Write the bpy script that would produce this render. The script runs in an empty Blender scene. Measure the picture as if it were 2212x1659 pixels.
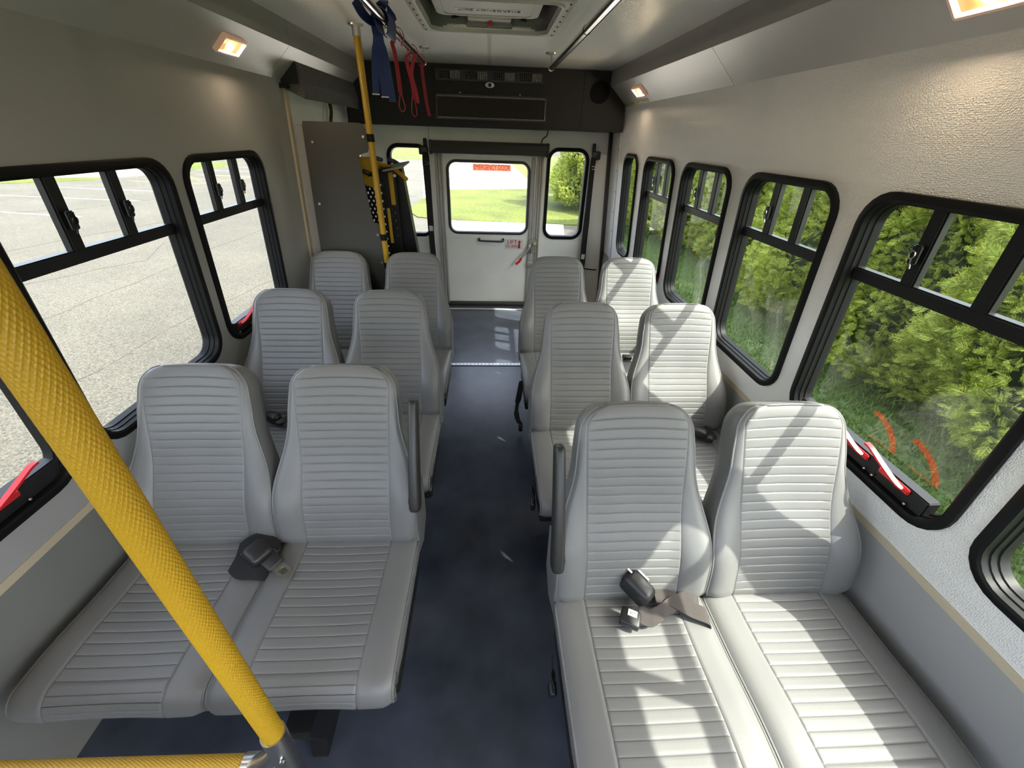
import bpy, bmesh, math, random
import numpy as np
from mathutils import Matrix, Vector
random.seed(7); rng = np.random.default_rng(7)
SC = bpy.context.scene
COL = SC.collection
sin, cos, pi = math.sin, math.cos, math.pi

# ------------------------------------------------------------------ camera, world, sun, exposure
cd = bpy.data.cameras.new('camera'); cam = bpy.data.objects.new('camera', cd); COL.objects.link(cam)
right = Vector((.998474, -.0468908, .0291542)); down = Vector((0, -.5280103, -.849238)); fwd = Vector((.0552152, .8479425, -.5272048))
R = Matrix((right, -down, -fwd)).transposed().to_4x4()
cam.matrix_world = Matrix.Translation((.02, 0, 1.52)) @ R
cd.sensor_width = 36; cd.lens = 36*868/2212; cd.clip_start = .02; cd.clip_end = 400
SC.camera = cam
vs = SC.view_settings; vs.view_transform = 'Standard'; vs.look = 'None'; vs.gamma = 1; vs.use_curve_mapping = False
vs.exposure = 0.84
SUN_DIR = Vector((.76, -.31, 1)).normalized()
w = bpy.data.worlds.new('sky'); SC.world = w; w.use_nodes = True
nt = w.node_tree; nt.nodes.clear()
sky = nt.nodes.new('ShaderNodeTexSky'); sky.sky_type = 'NISHITA'; sky.sun_disc = False
sky.sun_elevation = math.asin(SUN_DIR.z); sky.sun_rotation = math.atan2(SUN_DIR.x, SUN_DIR.y)
sky.air_density = 1.0; sky.dust_density = 3.0; sky.ozone_density = 1.0
bg = nt.nodes.new('ShaderNodeBackground'); bg.inputs['Strength'].default_value = .95
wo = nt.nodes.new('ShaderNodeOutputWorld')
hs = nt.nodes.new('ShaderNodeHueSaturation'); hs.inputs['Saturation'].default_value = .55   # hazy, whitish sky
nt.links.new(sky.outputs[0], hs.inputs['Color']); nt.links.new(hs.outputs[0], bg.inputs[0]); nt.links.new(bg.outputs[0], wo.inputs[0])
sd = bpy.data.lights.new('sun', 'SUN'); sd.energy = 10.0; sd.angle = math.radians(.6); sd.color = (1, .96, .88)
so = bpy.data.objects.new('sun', sd); COL.objects.link(so); so.location = SUN_DIR*30
so.rotation_euler = SUN_DIR.to_track_quat('Z', 'Y').to_euler()
try:
    cy = SC.cycles
    cy.use_denoising = True; cy.max_bounces = 14; cy.diffuse_bounces = 6; cy.glossy_bounces = 5; cy.transparent_max_bounces = 24
    cy.sample_clamp_indirect = 6; cy.caustics_reflective = False; cy.caustics_refractive = False
except Exception:
    pass

# ------------------------------------------------------------------ materials
def mat(name, col, rough=.5, metal=0., bump=0., scale=200., var=0., vscale=6., spec=.5, coords='Object', stretch=(1, 1, 1), emit=None, estr=0., detail=3., transl=0.):
    m = bpy.data.materials.new(name); m.use_nodes = True; t = m.node_tree; b = t.nodes['Principled BSDF']
    b.inputs['Base Color'].default_value = (*col, 1); b.inputs['Roughness'].default_value = rough; b.inputs['Metallic'].default_value = metal
    b.inputs['Specular IOR Level'].default_value = spec
    tc = t.nodes.new('ShaderNodeTexCoord')
    mp = t.nodes.new('ShaderNodeMapping'); mp.inputs['Scale'].default_value = stretch
    t.links.new(tc.outputs[coords], mp.inputs[0])
    if bump:
        n = t.nodes.new('ShaderNodeTexNoise'); n.inputs['Scale'].default_value = scale; n.inputs['Detail'].default_value = detail
        t.links.new(mp.outputs[0], n.inputs['Vector'])
        bp = t.nodes.new('ShaderNodeBump'); bp.inputs['Strength'].default_value = bump; bp.inputs['Distance'].default_value = .002
        t.links.new(n.outputs['Fac'], bp.inputs['Height']); t.links.new(bp.outputs[0], b.inputs['Normal'])
    if var:
        n2 = t.nodes.new('ShaderNodeTexNoise'); n2.inputs['Scale'].default_value = vscale; n2.inputs['Detail'].default_value = 5
        t.links.new(mp.outputs[0], n2.inputs['Vector'])
        rp = t.nodes.new('ShaderNodeValToRGB')
        rp.color_ramp.elements[0].position = .3; rp.color_ramp.elements[1].position = .7
        rp.color_ramp.elements[0].color = (*[c*(1-var) for c in col], 1); rp.color_ramp.elements[1].color = (*[min(1, c*(1+var)) for c in col], 1)
        t.links.new(n2.outputs['Fac'], rp.inputs[0]); t.links.new(rp.outputs[0], b.inputs['Base Color'])
    if emit:
        b.inputs['Emission Color'].default_value = (*emit, 1); b.inputs['Emission Strength'].default_value = estr
    return m
def glass(name, tint, ior=1.6):
    m = bpy.data.materials.new(name); m.use_nodes = True; t = m.node_tree; t.nodes.clear()
    o = t.nodes.new('ShaderNodeOutputMaterial'); mx = t.nodes.new('ShaderNodeMixShader')
    fr = t.nodes.new('ShaderNodeFresnel'); fr.inputs[0].default_value = ior
    tr = t.nodes.new('ShaderNodeBsdfTransparent'); tr.inputs[0].default_value = (*[c**.5 for c in tint], 1)
    gl = t.nodes.new('ShaderNodeBsdfGlossy'); gl.inputs['Roughness'].default_value = 0
    ge = t.nodes.new('ShaderNodeNewGeometry'); mm = t.nodes.new('ShaderNodeMath'); mm.operation = 'MULTIPLY_ADD'   # outer faces reflect, inner faces only transmit
    mm.inputs[1].default_value = -1; mm.inputs[2].default_value = 1; t.links.new(ge.outputs['Backfacing'], mm.inputs[0])
    m2 = t.nodes.new('ShaderNodeMath'); m2.operation = 'MULTIPLY'; t.links.new(fr.outputs[0], m2.inputs[0]); t.links.new(mm.outputs[0], m2.inputs[1])
    t.links.new(m2.outputs[0], mx.inputs[0]); t.links.new(tr.outputs[0], mx.inputs[1]); t.links.new(gl.outputs[0], mx.inputs[2]); t.links.new(mx.outputs[0], o.inputs[0])
    return m
def leafmat(name, c1, c2, transl):
    m = bpy.data.materials.new(name); m.use_nodes = True; t = m.node_tree; b = t.nodes['Principled BSDF']
    b.inputs['Roughness'].default_value = .6; b.inputs['Specular IOR Level'].default_value = .3
    g = t.nodes.new('ShaderNodeNewGeometry'); rp = t.nodes.new('ShaderNodeValToRGB')
    rp.color_ramp.elements[0].color = (*c1, 1); rp.color_ramp.elements[1].color = (*c2, 1)
    t.links.new(g.outputs['Random Per Island'], rp.inputs[0]); t.links.new(rp.outputs[0], b.inputs['Base Color'])
    tl = t.nodes.new('ShaderNodeBsdfTranslucent'); t.links.new(rp.outputs[0], tl.inputs[0])
    mx = t.nodes.new('ShaderNodeMixShader'); mx.inputs[0].default_value = transl
    o = t.nodes['Material Output']
    t.links.new(b.outputs[0], mx.inputs[1]); t.links.new(tl.outputs[0], mx.inputs[2]); t.links.new(mx.outputs[0], o.inputs[0])
    return m
def speckle(name, base, dark, light, scale, bump=.3, rough=.9, patch=.12):
    m = bpy.data.materials.new(name); m.use_nodes = True; t = m.node_tree; b = t.nodes['Principled BSDF']; b.inputs['Roughness'].default_value = rough
    b.inputs['Specular IOR Level'].default_value = .2
    tc = t.nodes.new('ShaderNodeTexCoord'); n = t.nodes.new('ShaderNodeTexNoise'); n.inputs['Scale'].default_value = scale; n.inputs['Detail'].default_value = 2; n.inputs['Roughness'].default_value = .7
    t.links.new(tc.outputs['Object'], n.inputs['Vector'])
    rp = t.nodes.new('ShaderNodeValToRGB'); e = rp.color_ramp.elements
    e[0].position = .33; e[0].color = (*dark, 1); e[1].position = .68; e[1].color = (*light, 1)
    k = e.new(.48); k.color = (*base, 1)
    t.links.new(n.outputs['Fac'], rp.inputs[0])
    n2 = t.nodes.new('ShaderNodeTexNoise'); n2.inputs['Scale'].default_value = .8; n2.inputs['Detail'].default_value = 4
    t.links.new(tc.outputs['Object'], n2.inputs['Vector'])
    mr = t.nodes.new('ShaderNodeMapRange'); mr.inputs['From Min'].default_value = .3; mr.inputs['From Max'].default_value = .7; mr.inputs['To Min'].default_value = 1-patch; mr.inputs['To Max'].default_value = 1+patch
    t.links.new(n2.outputs['Fac'], mr.inputs[0])
    mu = t.nodes.new('ShaderNodeVectorMath'); mu.operation = 'SCALE'
    t.links.new(rp.outputs[0], mu.inputs[0]); t.links.new(mr.outputs[0], mu.inputs['Scale']); t.links.new(mu.outputs[0], b.inputs['Base Color'])
    bp = t.nodes.new('ShaderNodeBump'); bp.inputs['Strength'].default_value = bump; bp.inputs['Distance'].default_value = .01
    t.links.new(n.outputs['Fac'], bp.inputs['Height']); t.links.new(bp.outputs[0], b.inputs['Normal'])
    return m
def embossed(name, col, rough, metal, scale, strength):
    """sheet with a small raised diamond / dash emboss"""
    m = bpy.data.materials.new(name); m.use_nodes = True; t = m.node_tree; b = t.nodes['Principled BSDF']
    b.inputs['Base Color'].default_value = (*col, 1); b.inputs['Roughness'].default_value = rough; b.inputs['Metallic'].default_value = metal
    tc = t.nodes.new('ShaderNodeTexCoord'); v = t.nodes.new('ShaderNodeTexVoronoi'); v.inputs['Scale'].default_value = scale; v.inputs['Randomness'].default_value = .55
    t.links.new(tc.outputs['Object'], v.inputs['Vector'])
    bp = t.nodes.new('ShaderNodeBump'); bp.inputs['Strength'].default_value = strength; bp.inputs['Distance'].default_value = .006
    t.links.new(v.outputs['Distance'], bp.inputs['Height']); t.links.new(bp.outputs[0], b.inputs['Normal'])
    return m
def knurled(name, col):
    m = bpy.data.materials.new(name); m.use_nodes = True; t = m.node_tree; b = t.nodes['Principled BSDF']
    b.inputs['Base Color'].default_value = (*col, 1); b.inputs['Roughness'].default_value = .38
    return m

VINYL = mat('grey_vinyl', (.145, .145, .143), .44, bump=.12, scale=420, var=.03, vscale=9)
PIPING = mat('vinyl_piping', (.135, .135, .134), .4)
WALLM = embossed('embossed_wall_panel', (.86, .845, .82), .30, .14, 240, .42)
WALLF = mat('shaded_grey_wall_sheet', (.34, .335, .325), .5, bump=.05, scale=500)  # darker than the right wall: the left side's shade is in the colour
WALL_SHADED = mat('shaded_lower_wall_sheet', (.19, .19, .178), .55, bump=.05, scale=500)  # left lower panel, darkened further to paint in the shade there
CEILM = embossed('embossed_ceiling_sheet', (.88, .865, .83), .30, .15, 190, .55)
COVEM = mat('satin_grey_cove', (.56, .54, .51), .33, metal=.25, bump=.03, scale=900)
COVEV = mat('matt_grey_cove', (.32, .305, .29), .5)
FLOORM = mat('dark_rubber_floor', (.038, .046, .065), .30, bump=.15, scale=60, var=.35, vscale=7)
CARPET = mat('charcoal_carpet', (.030, .030, .031), .95, bump=.9, scale=330, var=.5, vscale=180)
CARPETG = mat('grey_carpet', (.105, .10, .098), .95, bump=.9, scale=300, var=.45, vscale=140)
BLACK = mat('black_rubber', (.005, .005, .0055), .5, spec=.18)
BLACKM = mat('black_painted_metal', (.010, .010, .011), .36, spec=.35)
BLACKP = mat('black_plastic', (.016, .016, .018), .4, bump=.1, scale=700)
MESHB = mat('black_speaker_cloth', (.010, .010, .010), .95, bump=.6, scale=500, spec=.1)
ARMM = mat('black_urethane', (.020, .019, .018), .42, bump=.12, scale=500)
WEB = mat('black_webbing', (.012, .012, .013), .8, bump=.6, scale=600, stretch=(1, 6, 1))
WEBB = mat('brown_black_webbing', (.055, .046, .043), .7, bump=.6, scale=600, stretch=(1, 6, 1))
BLUE = mat('blue_webbing', (.008, .022, .125), .6, bump=.5, scale=300)
RED = mat('red_webbing', (.32, .012, .03), .6, bump=.4, scale=300)
REDP = mat('red_plastic', (.62, .015, .018), .35)
CHROME = mat('polished_steel', (.72, .70, .67), .14, metal=1)
STEEL = mat('brushed_steel', (.56, .55, .53), .28, metal=1, bump=.1, scale=80, stretch=(1, 1, 12))
ZINC = mat('zinc_latch', (.50, .47, .38), .4, metal=.8)
YEL = knurled('yellow_pole_coating', (.46, .275, .011))
YELD = mat('yellow_paint', (.55, .33, .012), .5, bump=.1, scale=300)
WHITEP = mat('white_door_paint', (.86, .86, .82), .42, bump=.05, scale=200, var=.05, vscale=4)
GREYP = mat('grey_door_frame', (.40, .385, .365), .45)
DGREY = mat('dark_grey_plastic', (.032, .030, .028), .55)
PANELG = mat('grey_partition_sheet', (.050, .048, .043), .5, bump=.05, scale=400)
ALU = mat('aluminium_strip', (.62, .62, .63), .35, metal=.6)
BEIGE = mat('beige_seam_tape', (.52, .44, .31), .6)
CREAM = mat('cream_hatch_plastic', (.56, .53, .48), .5, bump=.08, scale=150)
HATCHG = mat('grey_hatch_well', (.20, .20, .185), .5)
LABELW = mat('white_label', (.72, .70, .68), .5)
LABELR = mat('red_print', (.50, .012, .03), .5)
LABELK = mat('black_print', (.02, .02, .02), .5)
SALMON = leafmat('salmon_decal', (.92, .46, .33), (.92, .46, .33), .85)
DECALR = leafmat('red_decal_print', (.60, .02, .03), (.60, .02, .03), .6)
YLAB = mat('yellow_label', (.55, .48, .12), .5)
YLABD = mat('dark_yellow_print', (.24, .19, .04), .5)
LENS = mat('lamp_lens', (.10, .045, .015), .25, emit=(1, .42, .13), estr=.55)
BULB = mat('lamp_bulb', (1, .9, .7), .3, emit=(1, .78, .52), estr=560)
BEZEL = mat('lamp_bezel', (.42, .33, .28), .25, emit=(1, .55, .35), estr=.12)
GL_R = glass('tinted_side_glass', (.76, .80, .74), 1.9)
GL_L = glass('clear_side_glass', (.86, .87, .84))
GL_B = glass('clear_rear_glass', (.97, .98, .97))
LOT = speckle('worn_asphalt', (.062, .059, .046), (.030, .028, .022), (.106, .100, .082), 62)
LOT_BRIGHT = speckle('overexposed_pavement', (.34, .325, .28), (.27, .255, .215), (.42, .40, .36), 26)  # lot pavement again, its overexposed look put into a paler colour
TAR = mat('crack_filler', (.024, .022, .018), .9)
WLINE = mat('white_road_paint', (.24, .24, .23), .7)
YLINE = mat('yellow_road_paint', (.21, .145, .02), .7)
SIDEW = mat('sidewalk_concrete', (.18, .16, .12), .9, var=.08, vscale=2)
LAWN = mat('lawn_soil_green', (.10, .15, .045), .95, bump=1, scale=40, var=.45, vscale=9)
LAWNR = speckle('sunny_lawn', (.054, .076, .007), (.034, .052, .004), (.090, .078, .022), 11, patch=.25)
BLADE = leafmat('grass_blade', (.07, .13, .025), (.20, .28, .075), .35)
LEAF = leafmat('arborvitae_leaf', (.15, .22, .032), (.55, .58, .12), .5)
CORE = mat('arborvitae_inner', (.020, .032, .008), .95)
BARK = mat('bark', (.10, .065, .04), .9, bump=.8, scale=40)
BRICK = mat('brown_sign_board', (.10, .038, .026), .8)

# ------------------------------------------------------------------ mesh helpers
def link(name, me, m=None, parent=None, smooth=False, loc=None, rot=None):
    o = bpy.data.objects.new(name, me); COL.objects.link(o)
    if m is not None:
        if len(me.materials) == 0: me.materials.append(m)
    if smooth:
        me.polygons.foreach_set('use_smooth', [True]*len(me.polygons))
    if loc is not None: o.location = loc
    if rot is not None: o.rotation_euler = rot
    if parent is not None: o.parent = parent
    return o
def fix(me):
    b = bmesh.new(); b.from_mesh(me); bmesh.ops.remove_doubles(b, verts=b.verts, dist=1e-6); bmesh.ops.recalc_face_normals(b, faces=b.faces); b.to_mesh(me); b.free()
    return me
def sharp(me, ang=40):
    try: me.set_sharp_from_angle(angle=math.radians(ang))
    except Exception: pass
def raw(V, F, normals=True):
    me = bpy.data.meshes.new('mesh'); me.from_pydata([tuple(v) for v in V], [], F); me.update()
    return fix(me) if normals else me
def add(name, V, F, m, parent=None, smooth=False, ang=None):
    me = raw(V, F); o = link(name, me, m, parent, smooth)
    if smooth and ang: sharp(me, ang)
    return o
def box_vf(c, s, rot=None):
    V = [Vector((x*s[0]/2, y*s[1]/2, z*s[2]/2)) for x in (-1, 1) for y in (-1, 1) for z in (-1, 1)]
    if rot is not None: V = [rot @ v for v in V]
    V = [v+Vector(c) for v in V]
    return V, [(0, 1, 3, 2), (4, 6, 7, 5), (0, 4, 5, 1), (2, 3, 7, 6), (0, 2, 6, 4), (1, 5, 7, 3)]
def box(name, c, s, m, parent=None, bev=0., rot=None, seg=2):
    if rot is not None and not isinstance(rot, Matrix):
        from mathutils import Euler
        rot = Euler(rot).to_matrix()
    V, F = box_vf((0, 0, 0), s); me = raw(V, F)
    b = bmesh.new(); b.from_mesh(me)
    if bev: bmesh.ops.bevel(b, geom=list(b.edges), offset=bev, segments=seg, affect='EDGES', profile=.5)
    T = Matrix.Translation(c) @ (rot.to_4x4() if rot is not None else Matrix())
    bmesh.ops.transform(b, matrix=T, verts=b.verts); b.to_mesh(me); b.free()
    o = link(name, me, m, parent, bool(bev))
    if bev: sharp(me, 50)
    return o
def tube_vf(path, r, seg=12, caps=True):
    P = [Vector(p) for p in path]; n = len(P); V = []; F = []
    rr = r if hasattr(r, '__len__') else [r]*n
    T = [(P[min(i+1, n-1)]-P[max(i-1, 0)]).normalized() for i in range(n)]
    up = Vector((0, 0, 1)) if abs(T[0].z) < .9 else Vector((1, 0, 0))
    N = (up - T[0]*up.dot(T[0])).normalized()
    for i in range(n):
        N = (N - T[i]*N.dot(T[i])).normalized(); B = T[i].cross(N)
        for k in range(seg):
            a = 2*pi*k/seg; V.append(P[i] + (N*cos(a)+B*sin(a))*rr[i])
    for i in range(n-1):
        for k in range(seg):
            k2 = (k+1) % seg; F.append((i*seg+k, i*seg+k2, (i+1)*seg+k2, (i+1)*seg+k))
    if caps: F.append(tuple(range(seg-1, -1, -1))); F.append(tuple(range((n-1)*seg, n*seg)))
    return V, F
def tube(name, path, r, m, parent=None, seg=12):
    return add(name, *tube_vf(path, r, seg), m, parent, True, 50)
def ribbon(name, path, wdir, width, thick, m, parent=None):
    """flat strap along a path; wdir = one width direction or one per point"""
    P = [Vector(p) for p in path]; n = len(P); V = []; F = []
    for i in range(n):
        W = Vector(wdir[i] if hasattr(wdir[0], '__len__') else wdir).normalized()
        T = (P[min(i+1, n-1)]-P[max(i-1, 0)]).normalized(); N = T.cross(W)
        if N.length < 1e-4: N = Vector((0, 1, 0))
        N.normalize(); wd = width[i] if hasattr(width, '__len__') else width
        V += [P[i]+W*wd/2+N*thick/2, P[i]-W*wd/2+N*thick/2, P[i]-W*wd/2-N*thick/2, P[i]+W*wd/2-N*thick/2]
    for i in range(n-1):
        for k in range(4):
            k2 = (k+1) % 4; F.append((4*i+k, 4*i+k2, 4*i+4+k2, 4*i+4+k))
    F += [(3, 2, 1, 0), tuple(4*(n-1)+k for k in range(4))]
    return add(name, V, F, m, parent, True, 50)
def smoothpath(pts, n=6):
    """Catmull-Rom"""
    P = [Vector(p) for p in pts]; out = []
    for i in range(len(P)-1):
        a = P[max(i-1, 0)]; b = P[i]; c = P[i+1]; d = P[min(i+2, len(P)-1)]
        for k in range(n):
            t = k/n; out.append(.5*((2*b)+(c-a)*t+(2*a-5*b+4*c-d)*t*t+(3*b-a-3*c+d)*t**3))
    out.append(P[-1]); return out
def rrect(x0, x1, y0, y1, r, seg=6):
    out = []
    for (cx, cy, a0) in ((x1-r, y0+r, -90), (x1-r, y1-r, 0), (x0+r, y1-r, 90), (x0+r, y0+r, 180)):
        for k in range(seg+1):
            a = math.radians(a0+90*k/seg); out.append((cx+r*cos(a), cy+r*sin(a)))
    return out
def circle(cx, cy, r, seg=12):
    return [(cx+r*cos(2*pi*k/seg), cy+r*sin(2*pi*k/seg)) for k in range(seg)]
def plate_mesh(loops, thick, fn=None, bevel=0.):
    """flat sheet with holes, outline loops in its own (u, v); fn maps (u, v, n) to the world"""
    cu = bpy.data.curves.new('c', 'CURVE'); cu.dimensions = '2D'; cu.fill_mode = 'BOTH'; cu.extrude = thick/2
    for L in loops:
        s = cu.splines.new('POLY'); s.points.add(len(L)-1)
        for i, p in enumerate(L): s.points[i].co = (p[0], p[1], 0, 1)
        s.use_cyclic_u = True
    o = bpy.data.objects.new('c', cu); me = bpy.data.meshes.new_from_object(o)
    bpy.data.objects.remove(o); bpy.data.curves.remove(cu)
    me.materials.clear()
    if fn:
        for v in me.vertices: v.co = fn(*v.co)
    return fix(me)
def plate(name, loops, thick, m, parent=None, fn=None):
    return link(name, plate_mesh(loops, thick, fn), m, parent)
def sweep(name, loop, prof, m, parent, fn, rad=True):
    """profile (inward offset d, height n) swept round a rounded rectangle given by loop(d) -> points"""
    V = []; F = []; rings = [loop(d) for d, _ in prof]; n = len(rings[0]); k = len(prof)
    for j, (d, h) in enumerate(prof):
        V += [fn(p[0], p[1], h) for p in rings[j]]
    for j in range(k):
        j2 = (j+1) % k
        for i in range(n):
            i2 = (i+1) % n; F.append((j*n+i, j*n+i2, j2*n+i2, j2*n+i))
    return add(name, V, F, m, parent, True, 32)
def text(name, body, size, m, M4, parent=None, xs=1., bold=0., extr=.0006):
    cu = bpy.data.curves.new('t', 'FONT'); cu.body = body; cu.size = size; cu.extrude = extr; cu.offset = bold
    cu.align_x = 'CENTER'; cu.align_y = 'CENTER'
    o = bpy.data.objects.new('t', cu); me = bpy.data.meshes.new_from_object(o)
    bpy.data.objects.remove(o)
    me.materials.clear()
    me.transform(M4 @ Matrix.Diagonal((xs, 1, 1, 1)))
    return link(name, me, m, parent)
def thing(name, label, cat, loc=(0, 0, 0), group=None):
    o = bpy.data.objects.new(name, None); COL.objects.link(o); o.location = loc; o.empty_display_size = .1
    o['label'] = label; o['category'] = cat
    if group: o['group'] = group
    return o
def tag(o, label, cat, group=None):
    o['label'] = label; o['category'] = cat
    if group: o['group'] = group
    return o
def struct(o, label=None):
    o['kind'] = 'structure'
    if label: o['label'] = label
    return o
def sempty(name, label, loc=(0, 0, 0)):
    o = bpy.data.objects.new(name, None); COL.objects.link(o); o.location = loc; o.empty_display_size = .1
    return struct(o, label)
def copy_tree(o, parent=None):
    c = o.copy(); COL.objects.link(c)
    if parent is not None: c.parent = parent
    for ch in list(o.children): copy_tree(ch, c)
    return c
def ss(a, b, x):
    t = min(1, max(0, (x-a)/(b-a))); return t*t*(3-2*t)

# ------------------------------------------------------------------ bus shell
TH = math.radians(3.9)
def wallfn(side):
    """(u, v, n): u along the bus, v up the leaning wall from z = 0.57, n outwards"""
    def f(u, v, n): return Vector((side*(1.1375-sin(TH)*v+cos(TH)*n), u, .57+cos(TH)*v+sin(TH)*n))
    return f
fR, fL = wallfn(1), wallfn(-1)
V0 = .11                       # v of the window bottoms (z = .68)
V1 = .857                      # v of the window tops (z = 1.425)
YF, YR = -1.3, 4.05
RW = [(-.08, .535, 'slide'), (.585, 1.185, 'slide'), (1.27, 1.805, 'slide'), (1.912, 2.445, 'slide'), (2.55, 3.08, 'slide'), (3.222, 3.566, 'fixed')]
LW = [(-.35, .25, 'slide'), (.30, .905, 'slide'), (.965, 1.61, 'slide'), (1.672, 2.27, 'slide')]

# floor
fl = struct(box('floor', (0, (YF+YR)/2, -.03), (2.28, YR-YF, .06), FLOORM), 'dark blue grey rubber floor of the bus aisle')
def strip(name, y, x0, x1, wid, holes):
    loops = [[(x0, y-wid/2), (x1, y-wid/2), (x1, y+wid/2), (x0, y+wid/2)]]
    loops += [circle(x0+(i+.5)*(x1-x0)/holes, y, wid*.17, 8) for i in range(holes)]
    return struct(plate(name, loops, .004, ALU, None, lambda u, v, n: Vector((u, v, .004+n))), 'perforated aluminium strip across the floor')
strip('trim_1', 2.727, -.62, .62, .034, 44); strip('trim_2', 3.885, -.55, .55, .03, 44)

def wall(side, wins, y1, name, m):
    f = fR if side > 0 else fL
    loops = [[(YF, 0), (y1, 0), (y1, 1.42), (YF, 1.42)]]
    for a, b, k in wins: loops.append(rrect(a+.01, b-.01, V0+.01, V1-.01, .085))
    loops.append(rrect(-1.18, -.42, .38, 1.10, .08))  # unseen front side window, added to let more light inside
    o = plate(name, loops, .05, m, None, lambda u, v, n: f(u, v, n+.025))
    plate('added_front_pane', [rrect(-1.18, -.42, .38, 1.10, .08)], .004, GL_B, o, lambda u, v, n: f(u, v, n+.02))
    o2 = box('lower_panel', (side*1.1625, (YF+y1)/2, .284), (.05, y1-YF, .572), WALLF if side > 0 else WALL_SHADED, o)
    return struct(o, 'grey embossed side wall with window openings')
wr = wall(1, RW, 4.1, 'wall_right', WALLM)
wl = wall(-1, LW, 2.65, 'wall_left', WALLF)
# seam tape below the windows
for side, nm, y1 in ((1, 'trim_3', 3.75), (-1, 'trim_4', 2.63)):
    f = fR if side > 0 else fL
    struct(plate(nm, [[(YF, -.012), (y1, -.012), (y1, .012), (YF, .012)]], .003, BEIGE, None, lambda u, v, n: f(u, v, n-.0015)), 'beige seam strip along the side wall')
# left rear: lift doorway (post, door leaf)
f = fL
struct(add('trim_5', *(lambda P: ([Vector(p) for p in P], [(0, 1, 2, 3), (4, 7, 6, 5), (0, 4, 5, 1), (1, 5, 6, 2), (2, 6, 7, 3), (3, 7, 4, 0)]))(
    [f(2.65, -.57, -.012), f(2.685, -.57, -.012), f(2.685, 1.2, -.012), f(2.65, 1.2, -.012), f(2.65, -.57, .03), f(2.685, -.57, .03), f(2.685, 1.2, .03), f(2.65, 1.2, .03)]), BEIGE), 'pale post at the end of the left wall')
dl = plate('door_1', [[(2.69, -.55), (4.05, -.55), (4.05, 1.42), (2.69, 1.42)], rrect(2.695, 2.725, .27, .31, .01)], .03, WHITEP, None, lambda u, v, n: f(u, v, n+.05))
struct(dl, 'pale grey lift door at the rear left')
plate('pane', [rrect(2.695, 2.725, .27, .31, .01)], .004, GL_L, dl, lambda u, v, n: f(u, v, n+.05))
box('post', (-1.085, 2.74, .78), (.05, .09, 1.5), GREYP, dl, rot=(0, math.radians(3.9), 0))
# right rear corner trim with rivets
t6 = struct(plate('trim_6', [[(3.735, -.02), (3.765, -.02), (3.765, 1.0), (3.735, 1.0)]], .006, LABELW, None, lambda u, v, n: fR(u, v, n-.003)), 'white riveted strip at the right rear corner')
for k in range(6):
    box('rivet', fR(3.75, .08+.16*k, -.008), (.006, .006, .006), DGREY, t6)
struct(plate('trim_7', [[(3.99, -.55), (4.03, -.55), (4.03, 1.0), (3.99, 1.0)]], .03, DGREY, None, lambda u, v, n: fR(u, v, n-.012)), 'dark vertical seal in the right rear corner')

# roof, ceiling, coves
HX0, HX1, HY0, HY1 = -.298, .334, 1.925, 2.55
ceil = plate('ceiling', [[(-.925, YF), (.925, YF), (.925, 4.05), (-.925, 4.05)], rrect(HX0+.045, HX1-.045, HY0+.045, HY1-.045, .07)], .02, CEILM, None, lambda u, v, n: Vector((u, v, 1.95+n)))
struct(ceil, 'embossed grey ceiling sheet')
box('outer_roof', (0, (YF+YR)/2, 2.075), (2.36, YR-YF+.1, .03), WHITEP, ceil)
box('seam_strip', (.018, 3.1, 1.9395), (.02, 1.08, .003), CREAM, ceil)
for side, nm, seam in ((1, 'trim_8', 2.075), (-1, 'trim_9', 2.50)):
    e = sempty(nm, 'satin grey cove panels between wall and ceiling')
    for a, b in ((YF, seam-.0015), (seam+.0015, 4.05)):
        P = [(1.061, 1.724), (.921, 1.849), (.926, 1.856), (1.075, 1.745)]
        V = [(side*x, y, z) for y in (a, b) for x, z in P]
        add('cove_panel', V, [(0, 1, 2, 3), (4, 7, 6, 5), (0, 4, 5, 1), (1, 5, 6, 2), (2, 6, 7, 3), (3, 7, 4, 0)], COVEM, e)
        box('upright_panel', (side*.928, (a+b)/2, 1.896), (.016, b-a, .10), COVEV, e)
# front of the bus (behind the camera): bulkhead with windscreen
wf = struct(plate('wall_front', [[(-1.14, 0), (1.14, 0), (1.05, 2.0), (-1.05, 2.0)], rrect(-.85, .85, .90, 1.72, .1)], .05, WALLF, None, lambda u, v, n: Vector((u, YF+n, v))), 'front bulkhead with windscreen')
plate('windscreen_pane', [rrect(-.85, .85, .90, 1.72, .1)], .005, GL_B, wf, lambda u, v, n: Vector((u, YF+n, v)))

# rear wall
rearfn = lambda u, v, n: Vector((u, YR+.02+n, v))
RWL = (-.872, -.508, .668, 1.430); RWR = (.527, .904, .666, 1.436)
wb = plate('wall_back', [[(-1.16, 0), (1.16, 0), (1.06, 2.06), (-1.06, 2.06)], [(-.396, .0), (-.396, 1.362), (.437, 1.362), (.437, .0)][::-1],
     rrect(RWL[0]+.01, RWL[1]-.01, RWL[2]+.01, RWL[3]-.01, .09), rrect(RWR[0]+.01, RWR[1]-.01, RWR[2]+.01, RWR[3]-.01, .09)], .04, WHITEP, None, rearfn)
struct(wb, 'pale grey rear wall of the bus')
for x in (-.50,): box('panel_seam', (x, YR-.001, 1.50), (.004, .004, .28), GREYP, wb)
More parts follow.
